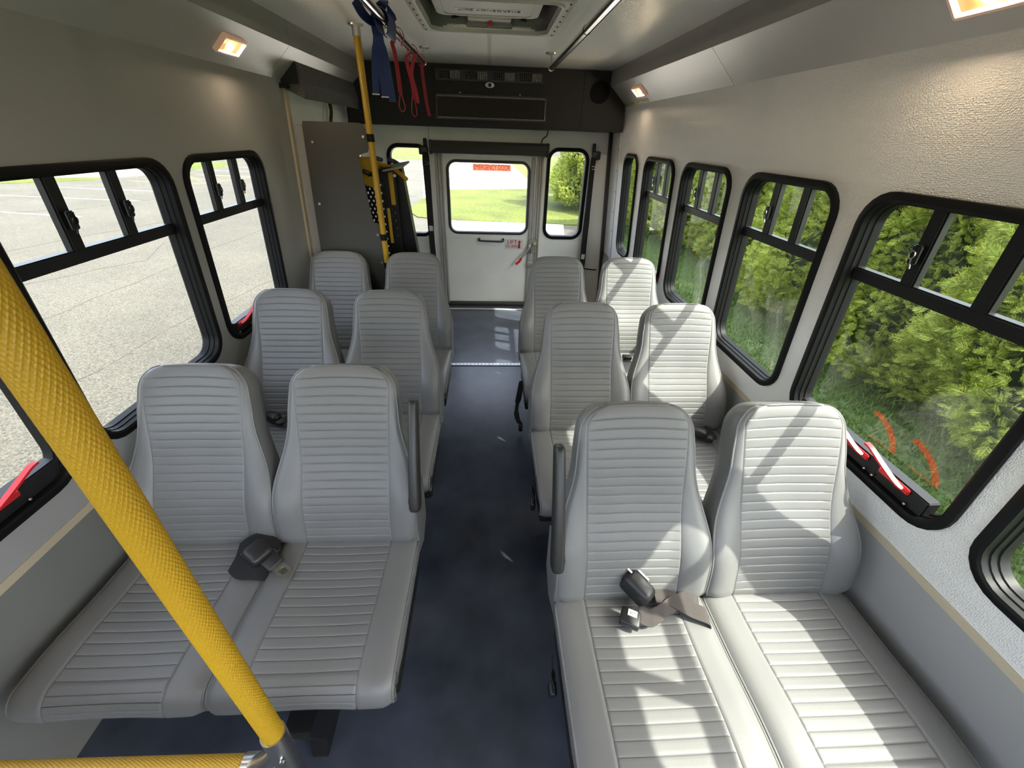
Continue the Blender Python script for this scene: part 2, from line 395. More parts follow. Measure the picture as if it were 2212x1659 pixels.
# door jambs
for x0, x1 in ((-.46, -.44), (-.435, -.415), (-.41, -.396)):
    box('jamb_rib', ((x0+x1)/2, YR-.008, .68), (x1-x0, .02, 1.36), GREYP, wb, bev=.003)
for x0, x1 in ((.437, .455), (.462, .478), (.482, .497)):
    box('jamb_rib', ((x0+x1)/2, YR-.008, .68), (x1-x0, .02, 1.36), GREYP, wb, bev=.003)
box('threshold', (.02, YR-.02, .012), (.85, .07, .024), DGREY, wb, bev=.004)

# ------------------------------------------------------------------ side windows
FPROF = [(0, .0), (0, -.011), (.005, -.014), (.018, -.014), (.024, -.010), (.026, .004), (.029, .006), (.030, .020), (.033, .022), (.034, .044), (.030, .050), (0, .050)]
def side_window(idx, side, a, b, kind, handles=(), label=None):
    f = fR if side > 0 else fL; gm = GL_R if side > 0 else GL_L
    e = sempty('window_%d' % idx, label); P = e
    sweep('window_frame', lambda d: rrect(a+d, b-d, V0+d, V1-d, max(.095-d, .02)), FPROF, BLACK, P, f)
    gi = .032; u0, u1, v0, v1 = a+gi, b-gi, V0+gi, V1-gi
    if kind == 'fixed':
        plate('pane', [rrect(u0, u1, v0, v1, .062)], .004, gm, P, lambda u, v, n: f(u, v, n+.036)); return e
    vs = .628                                             # mid rail, z = 1.197
    def bx(name, ua, ub, va, vb, na, nb, m, bev=.004):
        V, F = box_vf(((ua+ub)/2, (va+vb)/2, (na+nb)/2), (ub-ua, vb-va, nb-na)); me = raw(V, F)
        bb = bmesh.new(); bb.from_mesh(me); bmesh.ops.bevel(bb, geom=list(bb.edges), offset=bev, segments=2, affect='EDGES')
        for v in bb.verts: v.co = f(*v.co)
        bmesh.ops.recalc_face_normals(bb, faces=bb.faces); bb.to_mesh(me); bb.free()
        o = link(name, me, m, P, True); sharp(me, 50); return o
    bx('sash_rail', u0-.003, u1+.003, vs-.018, vs+.018, .016, .043, BLACKM)
    L = u1-u0; m1, m2 = u0+L*.345, u0+L*.690
    plate('pane', [[(u0, vs-.017), (u0, v0+.062)] + [p for p in rrect(u0, u1, v0, v1, .062) if p[1] < v0+.065][7:] + [p for p in rrect(u0, u1, v0, v1, .062) if p[1] < v0+.065][:7] + [(u1, vs-.017)]], .004, gm, P, lambda u, v, n: f(u, v, n+.036))
    top = rrect(u0, u1, v0, v1, .062)
    cr = [p for p in top if p[1] > v1-.065]
    rightc = [p for p in cr if p[0] > (u0+u1)/2]; leftc = [p for p in cr if p[0] < (u0+u1)/2]
    plate('pane', [[(m2, vs+.017), (u1, vs+.017)] + rightc + [(m2, v1)]], .004, gm, P, lambda u, v, n: f(u, v, n+.040))
    plate('pane', [[(m1, vs+.017), (m2, vs+.017), (m2, v1), (m1, v1)]], .004, gm, P, lambda u, v, n: f(u, v, n+.033))
    plate('pane', [[(u0, vs+.017), (m1, vs+.017), (m1, v1)] + leftc], .004, gm, P, lambda u, v, n: f(u, v, n+.040))
    for mu in (m1, m2):
        o = bx('mullion', mu-.020, mu+.020, vs+.010, v1+.004, .018, .042, BLACKM)
        if mu == m2 or side < 0:
            bx('latch', mu-.010, mu+.012, vs+.070, vs+.118, .002, .013, BLACKM, .003)
            tube('latch_ring', [f(mu+.001+.007*cos(t), vs+.095+.010*sin(t), -.001) for t in np.linspace(0, 2*pi, 11)], .0016, STEEL if side > 0 else BLACKM, P, 6)
            tube('latch_pin', [f(mu+.0, vs+.086, .0), f(mu-.003, vs+.060, .004)], .0022, STEEL if side > 0 else BLACKM, P, 6)
    # sill catch bar with the red release handles
    if handles:
        bx('release_bar', u0+.03, u1-.02, V0+.028, V0+.080, .000, .034, BLACKM, .003)
    for hu in handles:
        h = bx('release_handle', hu-.050, hu+.045, V0+.060, V0+.078, -.008, .0, REDP, .003)
        d = 1
        pts = [f(hu-.035*d, V0+.070, -.010), f(hu-.02*d, V0+.082, -.022), f(hu+.02*d, V0+.108, -.034), f(hu+.065*d, V0+.128, -.036), f(hu+.085*d, V0+.130, -.035)]
        ribbon('release_lever', smoothpath(pts, 4), [f(0, 1, 0)-f(0, 0, 0)]*1 + [] if False else tuple(f(0, 0, 1)-f(0, 0, 0)), .014, .006, REDP, h)
        for q in (-.055, .052):
            box('rivet', f(hu+q, V0+.036, -.006), (.007, .007, .007), STEEL, P, bev=.002)
    return e
for i, (a, b, k) in enumerate(RW):
    hs = {1: (.745, .88), 4: (2.60,)}.get(i, ())
    side_window(i+1, 1, a, b, k, hs, 'black framed side window on the right, number %s from the rear' % ['six', 'five', 'four', 'three', 'two', 'one'][i])
for i, (a, b, k) in enumerate(LW):
    hs = {1: (.70,), 3: (1.80,)}.get(i, ())
    side_window(i+7, -1, a, b, k, hs, 'black framed side window on the left, number %s from the rear' % ['four', 'three', 'two', 'one'][i])
# rear windows
for i, q in ((11, RWL), (12, RWR)):
    e = sempty('window_%d' % i, 'narrow rear window %s the emergency door' % ('left of' if i == 11 else 'right of'))
    fn = lambda u, v, n: Vector((u, YR+n, v))
    prof = [(0, .0), (0, -.010), (.008, -.014), (.022, -.014), (.030, -.008), (.033, .012), (.034, .04), (0, .04)]
    sweep('window_frame', lambda d: rrect(q[0]+d, q[1]-d, q[2]+d, q[3]-d, max(.10-d, .02)), prof, BLACK, e, fn)
    plate('pane', [rrect(q[0]+.031, q[1]-.031, q[2]+.031, q[3]-.031, .07)], .004, GL_B, e, lambda u, v, n: fn(u, v, n+.02))

# ------------------------------------------------------------------ emergency door
DX0, DX1 = -.395, .435
door = sempty('door_2', 'white rear emergency door with large window', (0, 0, 0))
dfn = lambda u, v, n: Vector((u, YR+.004+n, v))
plate('door_leaf', [[(DX0, .025), (DX1, .025), (DX1, 1.361), (DX0, 1.361)], rrect(-.357, .375, .708, 1.312, .07)], .024, WHITEP, door, lambda u, v, n: dfn(u, v, n+.012))
sweep('gasket', lambda d: rrect(-.368+d, .386-d, .697+d, 1.322-d, max(.085-d, .02)), [(0, .0), (0, -.007), (.006, -.010), (.020, -.009), (.024, .0), (.026, .02), (0, .02)], DGREY, door, dfn)
plate('pane', [rrect(-.345, .363, .720, 1.300, .06)], .004, GL_B, door, lambda u, v, n: dfn(u, v, n+.012))
plate('kick_panel', [[(DX0+.004, .03), (.345, .03), (.345, .66), (DX0+.004, .66)]], .006, WHITEP, door, lambda u, v, n: dfn(u, v, n-.003))
box('edge_rib', (.405, YR-.004, .69), (.024, .02, 1.33), GREYP, door, bev=.003)
box('edge_rod', (.428, YR-.012, 1.0), (.006, .012, .66), ALU, door, bev=.002)
h = add('door_handle', *tube_vf(smoothpath([(-.085, YR-.006, .652), (-.078, YR-.028, .645), (-.04, YR-.034, .643), (.10, YR-.034, .640), (.142, YR-.028, .641), (.150, YR-.006, .648)], 4), .009, 8), BLACKP, door, True, 50)
for x in (-.083, .148): box('handle_foot', (x, YR-.010, .650), (.022, .018, .030), BLACKP, h, bev=.004)
sg = plate('warning_sign', [[(.163, .563), (.345, .563), (.345, .660), (.163, .660)]], .0015, LABELW, door, lambda u, v, n: dfn(u, v, n-.0075))
Rm = lambda x, z, y: Matrix(((1, 0, 0, x), (0, 0, -1, y), (0, 1, 0, z), (0, 0, 0, 1)))
text('lettering', 'LIFT', .050, LABELR, Rm(.237, .632, YR-.006), sg, 1.10, 0)
text('lettering', 'TO OPEN', .040, LABELR, Rm(.235, .590, YR-.006), sg, .72, 0)
plate('arrow', [[(.297, .570), (.318, .575), (.316, .630), (.326, .628), (.311, .650), (.291, .632), (.301, .632), (.298, .605)]], .001, LABELR, sg, lambda u, v, n: dfn(u, v, n-.009))
lt = add('latch_plate', *box_vf((.44, YR-.016, .60), (.075, .012, .13)), ZINC, door)
box('latch_block', (.452, YR-.034, .618), (.032, .03, .042), ZINC, lt, bev=.004)
box('latch_block', (.410, YR-.030, .575), (.026, .026, .085), STEEL, lt, bev=.004)
box('strike', (.418, YR-.02, .425), (.052, .026, .060), ZINC, door, bev=.004)
lv = tube('latch_lever', smoothpath([(.420, YR-.05, .615), (.392, YR-.055, .565), (.345, YR-.058, .515), (.325, YR-.058, .487)], 4), .0085, STEEL, door, 8)
tube('lever_grip', smoothpath([(.327, YR-.058, .492), (.310, YR-.058, .460), (.278, YR-.058, .432)], 4), .012, REDP, lv, 8)
dec = plate('door_decal', [[(-.132, 1.238), (.208, 1.238), (.208, 1.290), (-.132, 1.290)]], .001, SALMON, door, lambda u, v, n: dfn(u, v, n+.006))
text('lettering', 'EMERGENCY DOOR', .058, DECALR, Rm(.038, 1.264, YR+.008), dec, .62, 0)

# motor cover above the door
vc = thing('door_header_cover', 'long dark grey box cover mounted over the emergency door', 'cover', (0, YR-.05, 1.41))
V, F = box_vf((0, 0, 0), (1, 1, 1))
pv = [(-.010, -.045), (-.055, -.040), (-.062, .0), (-.050, .045), (.05, .052), (.05, -.045)]
Vv = [(x, y, z) for x in (-.468, .508) for y, z in pv]
n6 = len(pv)
ho = add('housing', Vv, [tuple(range(n6)), tuple(range(2*n6-1, n6-1, -1))]+[(i, (i+1) % n6, n6+(i+1) % n6, n6+i) for i in range(n6)], DGREY, vc)
for x in (-.478, .518): box('end_cap', (x, -.004, .002), (.020, .108, .106), BLACKP, vc, bev=.006)
tube('cable', smoothpath([(.46, -.02, .05), (.47, -.015, .085), (.505, .0, .11), (.515, .02, .15)], 4), .004, BLACK, vc, 6)

# ------------------------------------------------------------------ rear air-conditioner housing
ac = thing('air_conditioner', 'charcoal carpeted air conditioner housing with louvres across the rear', 'air conditioner', (0, 3.68, 1.56))
YA = 3.68
def acp(u, v, n): return Vector((u, n, v-1.56))
aco = plate('housing', [[(-1.05, 1.558), (1.062, 1.558), (1.045, 1.74), (.918, 1.86), (.918, 1.938), (-.918, 1.938), (-.918, 1.86), (-1.04, 1.74)]], .36, CARPET, ac, lambda u, v, n: acp(u, v, n+.18))
box('panel_seam', (.72, -.001, .19), (.004, .003, .37), BLACK, ac)
vt = plate('vent_panel', [rrect(-.375, .418, 1.842, 1.908, .012)], .014, BLACKP, ac, lambda u, v, n: acp(u, v, n-.007))
for k in range(4):
    x0 = -.365+k*.198
    plate('louvre_frame', [rrect(x0, x0+.178, 1.848, 1.903, .008), rrect(x0+.006, x0+.172, 1.853, 1.898, .006)], .008, BLACKP, vt, lambda u, v, n: acp(u, v, n-.018))
    for j in range(11):
        box('louvre', (x0+.018+j*.0143, -.020, 1.8755-1.56), (.0028, .014, .045), DGREY if j < 6 else GREYP, vt, rot=(0, 0, .5))
    for z in (1.866, 1.884): box('louvre', (x0+.089, -.022, z-1.56), (.164, .004, .003), BLACKP, vt)
gr = plate('return_grille', [[(-.385, 1.606), (.452, 1.606), (.448, 1.762), (-.381, 1.762)], [(-.374, 1.614), (.441, 1.614), (.438, 1.754), (-.371, 1.754)]], .010, BLACKP, ac, lambda u, v, n: acp(u, v, n-.005))
plate('filter_mesh', [[(-.374, 1.614), (.441, 1.614), (.438, 1.754), (-.371, 1.754)]], .002, mat('brown_filter', (.035, .026, .018), .8, bump=.8, scale=500), gr, lambda u, v, n: acp(u, v, n-.002))
for z in (1.750, 1.618):
    V = []; F = []
    for k in range(74):
        v, q = box_vf((-.366+k*.0109, -.008, z-1.56), (.0055, .005, .007)); o = len(V); V += v; F += [tuple(i+o for i in t) for t in q]
    go = add('grille_teeth', V, F, GREYP, gr); go['kind'] = 'stuff'
V = []; F = []
for k in range(74):
    v, q = box_vf((-.366+k*.0109, -.006, 1.684-1.56), (.0022, .003, .13)); o = len(V); V += v; F += [tuple(i+o for i in t) for t in q]
go = add('grille_wires', V, F, DGREY, gr); go['kind'] = 'stuff'
box('grille_edge', (.440, -.008, 1.684-1.56), (.004, .004, .135), ALU, gr)
for x in (-.20, .245): box('screw', (x, -.006, 1.772-1.56), (.008, .008, .008), STEEL, ac, bev=.002)
kn = plate('camera_plate', [[(.020+.034*cos(t), 1.824+.017*sin(t)) for t in np.linspace(0, 2*pi, 17)[:-1]]], .006, LABELW, ac, lambda u, v, n: acp(u, v, n-.004))
plate('camera_eye', [circle(.020, 1.824, .012)], .008, BLACK, kn, lambda u, v, n: acp(u, v, n-.009))
sp = plate('speaker_grille', [circle(.845, 1.806, .062, 28)], .012, MESHB, ac, lambda u, v, n: acp(u, v, n-.005))
plate('speaker_ring', [circle(.845, 1.806, .070, 28), circle(.845, 1.806, .060, 28)], .012, MESHB, sp, lambda u, v, n: acp(u, v, n-.007))

# carpeted lift-motor header on the left
ch = thing('carpeted_header', 'grey carpeted box running along the left wall above lift door', 'cover', (-1.0, 2.65, 1.7))
prof = [(-1.075, 1.70), (-.955, 1.648), (-.950, 1.72), (-.972, 1.812), (-.94, 1.835), (-1.075, 1.835)]
V = [(x+1.0, y, z-1.7) for y in (0, 1.03) for x, z in prof]; n6 = len(prof)
add('carpet_cover', V, [tuple(range(n6)), tuple(range(2*n6-1, n6-1, -1))]+[(i, (i+1) % n6, n6+(i+1) % n6, n6+i) for i in range(n6)], CARPETG, ch)
box('end_plate', (-.02, -.004, .07), (.10, .008, .12), CARPET, ch)
box('bracket', (-.075, -.03, -.02), (.012, .02, .14), BLACKM, ch)
box('hinge_bar', (-.05, -.02, .0), (.06, .03, .02), BLACKM, ch)
st = tube('rusty_door_strap', smoothpath([(-1.075, 3.40, 1.69), (-1.07, 3.395, 1.62), (-1.078, 3.37, 1.55), (-1.08, 3.36, 1.45)], 4), .012, mat('rusty_brown', (.10, .05, .022), .8, var=.4, vscale=30), None, 8)
tag(st, 'rusty brown strap hanging on the lift door above the partition', 'strap')

# ------------------------------------------------------------------ hatch
ht = thing('roof_hatch', 'cream framed roof escape hatch in the ceiling', 'hatch', (.018, 2.2375, 1.94))
hf = lambda u, v, n: Vector((u-.018, v-2.2375, n))
fr = sweep('hatch_frame', lambda d: rrect(HX0+d, HX1-d, HY0+d, HY1-d, max(.012, .012+d*1.1)), [(0, .0), (0, -.006), (.004, -.009), (.030, -.009), (.036, -.016), (.042, -.014), (.046, .0)], CREAM, ht, hf)
sweep('hatch_well', lambda d: rrect(HX0+.04+d, HX1-.04-d, HY0+.04+d, HY1-.04-d, .075), [(0, .0), (.004, .0), (.012, .115), (.008, .115)], HATCHG, ht, hf)
plate('hatch_lid', [rrect(HX0+.02, HX1-.02, HY0+.02, HY1-.02, .08)], .012, HATCHG, ht, lambda u, v, n: hf(u, v, n+.12))
pn = link('hatch_liner', plate_mesh([rrect(-.214, .236, 2.02, 2.43, .05)], .030, lambda u, v, n: hf(u, v, n+.044)), CREAM, ht)
plate('liner_rim', [rrect(-.190, .212, 2.045, 2.405, .04), rrect(-.180, .202, 2.055, 2.395, .035)], .004, CREAM, pn, lambda u, v, n: hf(u, v, n+.028))
lb = plate('exit_label', [[(-.128, 2.285), (.160, 2.285), (.160, 2.325), (-.128, 2.325)]], .001, LABELW, pn, lambda u, v, n: hf(u, v, n+.0285))
text('lettering', 'EMERGENCY EXIT', .036, LABELK, Matrix.Translation((0, 2.305-2.2375, .0275)) @ Matrix(((-1, 0, 0, 0), (0, 1, 0, 0), (0, 0, -1, 0), (0, 0, 0, 1))), lb, .94, 0)
box('release_tray', (0, .232, .03), (.20, .10, .020), CREAM, ht, bev=.006)
box('release_tray', (0, .262, .014), (.215, .030, .020), HATCHG, ht, bev=.004)
kr = box('release_knob', (.004, .225, .012), (.016, .035, .020), LABELR, ht, bev=.004)
plate('dial', [circle(.022, 2.475, .030, 20)], .003, LABELW, ht, lambda u, v, n: hf(u, v, n+.036))
for x in (-.135, .135): box('hinge_arm', (x, .235, .05), (.022, .12, .022), BLACKM, ht, rot=(.35, 0, .5 if x > 0 else -.5))
for k in range(7):
    for x in (HX0+.017, HX1-.017): box('screw', hf(x, HY0+.045+k*.09, -.010), (.007, .007, .004), DGREY, ht)
for k in range(5): box('screw', hf(HX0+.06+k*.128, HY1-.016, -.010), (.007, .007, .004), DGREY, ht)

# ------------------------------------------------------------------ ceiling grab rails
def rail(x, lab):
    r = thing('grab_rail', lab, 'rail', (x, 1.0, 1.86), 'ceiling grab rails')
    tube('rail_tube', [(0, -1.8, 0), (0, 1.98, 0)], .0155, CHROME, r, 16)
    add('end_cap', *tube_vf([(0, 1.975, 0), (0, 1.992, 0), (0, 2.0, 0)], [.017, .016, .008], 16), CHROME, r, True, 40)
    for y in (.2, 1.93):
        b = tube('bracket_stem', [(0, y, .0), (0, y+.06, .05), (0, y+.12, .078)], .006, STEEL, r, 8)
        add('bracket_flange', *tube_vf([(0, y+.12, .073), (0, y+.12, .080)], [.028, .030], 16), STEEL, r, True, 40)
    for y in (.0, .95): tube('collar', [(0, y, 0), (0, y+.004, 0)], .0166, BLACK, r, 16)
    return r
rail(-.362, 'polished ceiling grab rail on the left, hung with straps'); rail(.382, 'polished ceiling grab rail on the right with nothing hung on it')

# straps hung on the left rail (rail axis x = -.362, z = 1.86)
def wrap(y, r=.020):
    return [(-.362+r*sin(t), y+.012*t, 1.86+r*cos(t)) for t in np.linspace(-2.4, 2.4, 13)]
bs = thing('blue_strap', 'dark blue webbing strap knotted on the left ceiling rail', 'strap', (-.362, 2.0, 1.86))
L0 = lambda pts: [(p[0]+.362, p[1]-2.0, p[2]-1.86) for p in pts]
for yy, wd in ((1.93, .07), (2.0, .07)):
    ribbon('strap_loop', L0([(-.362+.022*sin(t), yy+.03*(t/2.6), 1.86+.024*cos(t)-(.02 if abs(t) > 2.2 else 0)) for t in np.linspace(-2.9, 2.9, 17)]), (0, 1, 0), wd, .003, BLUE, bs)
ribbon('knot', L0(smoothpath([(-.445, 1.905, 1.900), (-.430, 1.945, 1.868), (-.398, 1.99, 1.850), (-.372, 2.03, 1.862), (-.352, 2.05, 1.888), (-.350, 2.03, 1.905)], 6)), [Vector((.25, 1-.02*k, .6-.03*k)) for k in range(31)], .052, .005, BLUE, bs)
ribbon('knot', L0(smoothpath([(-.350, 1.93, 1.905), (-.372, 1.96, 1.898), (-.398, 1.99, 1.872), (-.404, 2.005, 1.842), (-.400, 2.01, 1.812)], 6)), [Vector((1-.6*max(0, 1-k/12), .2+.8*max(0, 1-k/12), .2)) for k in range(25)], [.05]*10+[.044]*5+[.036]*10, .006, BLUE, bs)
for q in ((-.388, 2.03, 1.868, .0), (-.380, 2.036, 1.848, .2)): ribbon('white_stitch', L0([(q[0], q[1], q[2]), (q[0]+.006, q[1]+.002, q[2]+.020)]), (1, .4, 0), .004, .002, LABELW, bs)
for (xa, xb, zb, tip) in ((-.414, -.434, 1.640, True), (-.402, -.399, 1.632, True), (-.392, -.372, 1.618, False)):
    tl = ribbon('strap_tail', L0(smoothpath([(-.400, 2.0, 1.86), (xa, 2.01, 1.80), ((xa+xb)/2, 2.0+.01*random.random(), 1.74), (xb, 2.0+.015*random.random(), zb)], 5)), (1, .25, 0), [.020]*3+[.022]*3+[.027]*10, .0025, BLUE, bs)
    if tip: ribbon('white_tip', L0([(xb, 1.998, zb+.003), (xb, 1.998, zb-.001)]), (1, .25, 0), .028, .004, LABELW, tl)
def redstrap(y, lab, tails, loopend):
    e = thing('red_strap', lab, 'strap', (-.362, y, 1.86), 'red webbing straps on the left ceiling rail')
    L = lambda pts: [(p[0]+.362, p[1]-y, p[2]-1.86) for p in pts]
    ribbon('strap_loop', L([(-.362+.021*sin(t), y+.012*t, 1.86+.022*cos(t)-.012*(abs(t)/2.9)**6) for t in np.linspace(-2.9, 2.9, 17)]), (0, 1, 0), .016, .0025, RED, e)
    for pts, wd in tails:
        ribbon('strap_tail', L(smoothpath(pts, 5)), wd, .018, .0025, RED, e)
    for (x, z1, z2, wd) in loopend:
        ribbon('end_loop', L(smoothpath([(x, y, z1), (x-.010, y, (z1+z2)/2), (x-.012, y, z2+.02), (x, y, z2), (x+.014, y, z2+.015), (x+.010, y, (z1+z2)/2), (x+.001, y, z1)], 5)), wd, .014, .0025, RED, e)
    return e
redstrap(2.20, 'red webbing strap ending in one loop, beside the blue strap', [([(-.375, 2.2, 1.845), (-.387, 2.2, 1.83), (-.381, 2.2, 1.80), (-.377, 2.2, 1.76), (-.374, 2.2, 1.71), (-.372, 2.2, 1.66)], (.8, .6, 0))], [(-.372, 1.665, 1.592, (0, 1, .1))])
redstrap(2.58, 'tangled red webbing strap with two tails in the middle of the rail', [([(-.372, 2.58, 1.85), (-.395, 2.58, 1.83), (-.388, 2.58, 1.78), (-.375, 2.58, 1.72), (-.372, 2.58, 1.66)], (1, .2, 0)), ([(-.350, 2.58, 1.85), (-.368, 2.58, 1.80), (-.376, 2.58, 1.76), (-.362, 2.58, 1.70), (-.354, 2.58, 1.645)], (1, .3, 0))], [(-.378, 1.69, 1.585, (0, 1, .1))])
redstrap(2.86, 'red webbing strap hanging straight at the rear rail end', [([(-.358, 2.86, 1.845), (-.358, 2.86, 1.80), (-.352, 2.86, 1.73), (-.345, 2.86, 1.66), (-.334, 2.86, 1.598)], (1, .2, 0))], [])

# ------------------------------------------------------------------ cove lamps
def lamp(side, y0, y1, lab):
    nrm = Vector((-side*.125, 0, -.14)).normalized(); up = Vector((-side*.14, 0, .125)).normalized()
    c = Vector((side*.992, (y0+y1)/2, 1.787)); hw = (y1-y0)/2; hh = .038
    e = thing('courtesy_lamp', lab, 'lamp', c, 'courtesy lamps in the coves')
    def fn(u, v, n): return Vector((0, u, 0))+up*v+nrm*n
    sweep('bezel', lambda d: rrect(-hw+d, hw-d, -hh+d, hh-d, max(.010-d, .003)), [(0, 0), (0, .012), (.003, .016), (.009, .016), (.011, .006), (.011, 0)], BEZEL, e, fn)
    plate('lens', [rrect(-hw+.010, hw-.010, -hh+.010, hh-.010, .004)], .002, LENS, e, lambda u, v, n: fn(u, v, n+.004))
    for k in range(5): box('lens_rib', fn(-hw+.022+k*.007, 0, .007), (.05, .0025, .003), LENS, e, rot=Matrix((nrm.cross(Vector((0, 1, 0))), Vector((0, 1, 0)), nrm)).transposed())
    b = bmesh.new(); bmesh.ops.create_uvsphere(b, u_segments=14, v_segments=8, radius=1)
    for v in b.verts: v.co = fn(.010+v.co.x*.0135, -.006+v.co.y*.0115, .008+v.co.z*.006)
    me = bpy.data.meshes.new('bulb'); b.to_mesh(me); b.free(); link('bulb', me, BULB, e, True)
    return e
lamp(-1, 1.99, 2.155, 'small lit courtesy lamp in the left cove')
lamp(1, 3.085, 3.265, 'small lit courtesy lamp in the right cove near the rear')
lamp(1, .93, 1.095, 'lit courtesy lamp in the right cove above the near windows')
lamp(-1, .45, .615, 'lit courtesy lamp in the left cove ahead of the near windows')
lamp(1, -.20, -.035, 'added fill lamp in the right cove behind the viewpoint'); lamp(-1, -.55, -.385, 'added fill lamp in the left cove behind the viewpoint')  # two unseen lamps added to lift the interior light
e = thing('yellow_notice', 'three small yellow labels under the rear right lamp', 'label', (1.043, 3.35, 1.739))
nrm = Vector((-.125, 0, -.14)).normalized(); up = Vector((-.14, 0, .125)).normalized()
for k, (a, b) in enumerate(((-.205, -.075), (-.062, .075), (.088, .21))):
    lp = plate('label', [[(a, -.0095), (b, -.0095), (b, .0095), (a, .0095)]], .001, YLAB, e, lambda u, v, n: Vector((0, -u, 0))+up*v+nrm*(n+.002))
    for q, (o_, l_) in enumerate(((-.030, .022), (.0, .026), (.031, .020))):
        c_ = (a+b)/2+o_; plate('faded_print', [[(c_-l_/2, -.005), (c_+l_/2, -.005), (c_+l_/2-.004, .005), (c_-l_/2+.003, .004)]], .0006, YLABD, lp, lambda u, v, n: Vector((0, -u, 0))+up*v+nrm*(n+.0028))

# ------------------------------------------------------------------ poles
pr = thing('yellow_stanchion', 'yellow floor to ceiling pole at the rear left seats', 'pole', (-.611, 2.53, 0))
tube('pole_tube', [(0, 0, 0), (0, 0, 1.94)], .0165, YEL, pr, 20)
tube('ceiling_socket', [(0, 0, 1.895), (0, 0, 1.94)], .0195, STEEL, pr, 20)
add('ceiling_flange', *tube_vf([(0, 0, 1.934), (0, 0, 1.94)], [.034, .036], 20), STEEL, pr, True, 40)
add('floor_flange', *tube_vf([(0, 0, 0), (0, 0, .008)], [.036, .034], 20), STEEL, pr, True, 40)
for z in (1.483, .979, .811):
    tube('clamp_band', [(0, 0, z-.018), (0, 0, z+.018)], .0195, BLACK, pr, 20)
pt = thing('lift_partition', 'grey sheet partition fixed to the rear yellow pole', 'partition', (-.80, 2.56, 0))
o = plate('sheet', [[(-1.035, .42)] + [(-.965, 1.53), (-.957, 1.549)] + [(-.665, 1.549), (-.648, 1.54), (-.640, 1.52)] + [(-.632, 1.44), (-.645, 1.415), (-.670, 1.408), (-.690, 1.40), (-.694, 1.38)] + [(-.672, 1.075), (-.66, 1.052), (-.64, 1.048)] + [(-.636, 1.03), (-.632, .42)]], .006, PANELG, pt, lambda u, v, n: Vector((u+.80, n, v)))
box('leg', (-.17, 0, .21), (.03, .02, .42), BLACKM, pt); box('leg', (.13, 0, .21), (.03, .02, .42), BLACKM, pt)
for (x, z) in ((-.925, 1.455), (-.955, 1.15), (-.655, 1.487), (-.650, .985), (-.648, .82)):
    add('bolt', *tube_vf([(x+.80, -.003, z), (x+.80, -.010, z)], [.009, .007], 10), STEEL, pt, True, 40)

# foreground stanchion with diamond-knurled coating
def knurl(name, p0, p1, r, m, parent, pitch=.0046, depth=.0009):
    P0, P1 = Vector(p0), Vector(p1); A = (P1-P0); Ln = A.length; A.normalize()
    up = Vector((0, 1, 0)) if abs(A.y) < .9 else Vector((1, 0, 0))
    N = (up-A*up.dot(A)).normalized(); B = A.cross(N)
    nt_ = 26; seg = nt_*7; rows = int(Ln/(pitch/7))
    th = np.arange(seg)*2*pi/seg; z = np.linspace(0, Ln, rows)
    TT, ZZ = np.meshgrid(th, z)
    a = nt_*TT/(2*pi); b = ZZ/(2*pitch)*2*.5
    ca = np.abs(((a+b) % 1)-.5)*2; cb = np.abs(((a-b) % 1)-.5)*2
    ridge = np.maximum(np.clip((ca-.66)/.26, 0, 1), np.clip((cb-.66)/.26, 0, 1)); ridge = ridge*ridge*(3-2*ridge)
    rad = r-depth*(1-ridge)
    X = (np.outer(np.ones(rows), np.cos(th))*rad)[..., None]*np.array(N)+(np.outer(np.ones(rows), np.sin(th))*rad)[..., None]*np.array(B)+ZZ[..., None]*np.array(A)+np.array(P0)
    V = X.reshape(-1, 3); idx = np.arange(rows*seg).reshape(rows, seg)
    Q = np.stack([idx[:-1], np.roll(idx[:-1], -1, 1), np.roll(idx[1:], -1, 1), idx[1:]], -1).reshape(-1, 4)
    me = bpy.data.meshes.new(name); me.vertices.add(len(V)); me.vertices.foreach_set('co', V.ravel())
    me.loops.add(Q.size); me.loops.foreach_set('vertex_index', Q.ravel().astype(np.int32)); me.polygons.add(len(Q)); me.polygons.foreach_set('loop_start', np.arange(0, Q.size, 4, dtype=np.int32)); me.update(calc_edges=True); me.validate()
    return link(name, me, m, parent, True)
fp = thing('entry_stanchion', 'large yellow knurled stanchion and low rail in the left foreground', 'pole', (-.366, .30, .0))
knurl('pole_sleeve', (-.001, 0, .590), (.020, 0, 1.46), .0178, YEL, fp)
tube('pole_top', [(.020, 0, 1.46), (.030, 0, 1.94)], .0172, YEL, fp, 20)
knurl('rail_sleeve', (-.09, 0, .449), (-.76, 0, .484), .0178, YEL, fp)
tee = tube('tee_fitting', smoothpath([(-.002, 0, .598), (-.004, 0, .56), (-.008, 0, .50), (-.016, 0, .40), (-.018, 0, .36)], 4), .0205, STEEL, fp, 24)
tube('tee_branch', smoothpath([(-.010, 0, .47), (-.05, 0, .452), (-.096, 0, .4485)], 4), .0205, STEEL, tee, 24)
add('fillet', *tube_vf(smoothpath([(-.006, -.004, .545), (-.028, -.006, .505), (-.075, -.004, .462)], 4), [.012, .013, .015, .016, .017, .017, .016, .014, .012][:9], 14), STEEL, tee, True, 50)
add('screw', *tube_vf([(.004, -.019, .525), (.004, -.0225, .525)], [.006, .005], 10), CHROME, tee, True, 40)
tube('pole_foot', [(-.018, 0, .37), (-.022, 0, 0)], .0172, YEL, fp, 20)
add('floor_flange', *tube_vf([(-.022, 0, 0), (-.022, 0, .008)], [.036, .034], 20), STEEL, fp, True, 40)

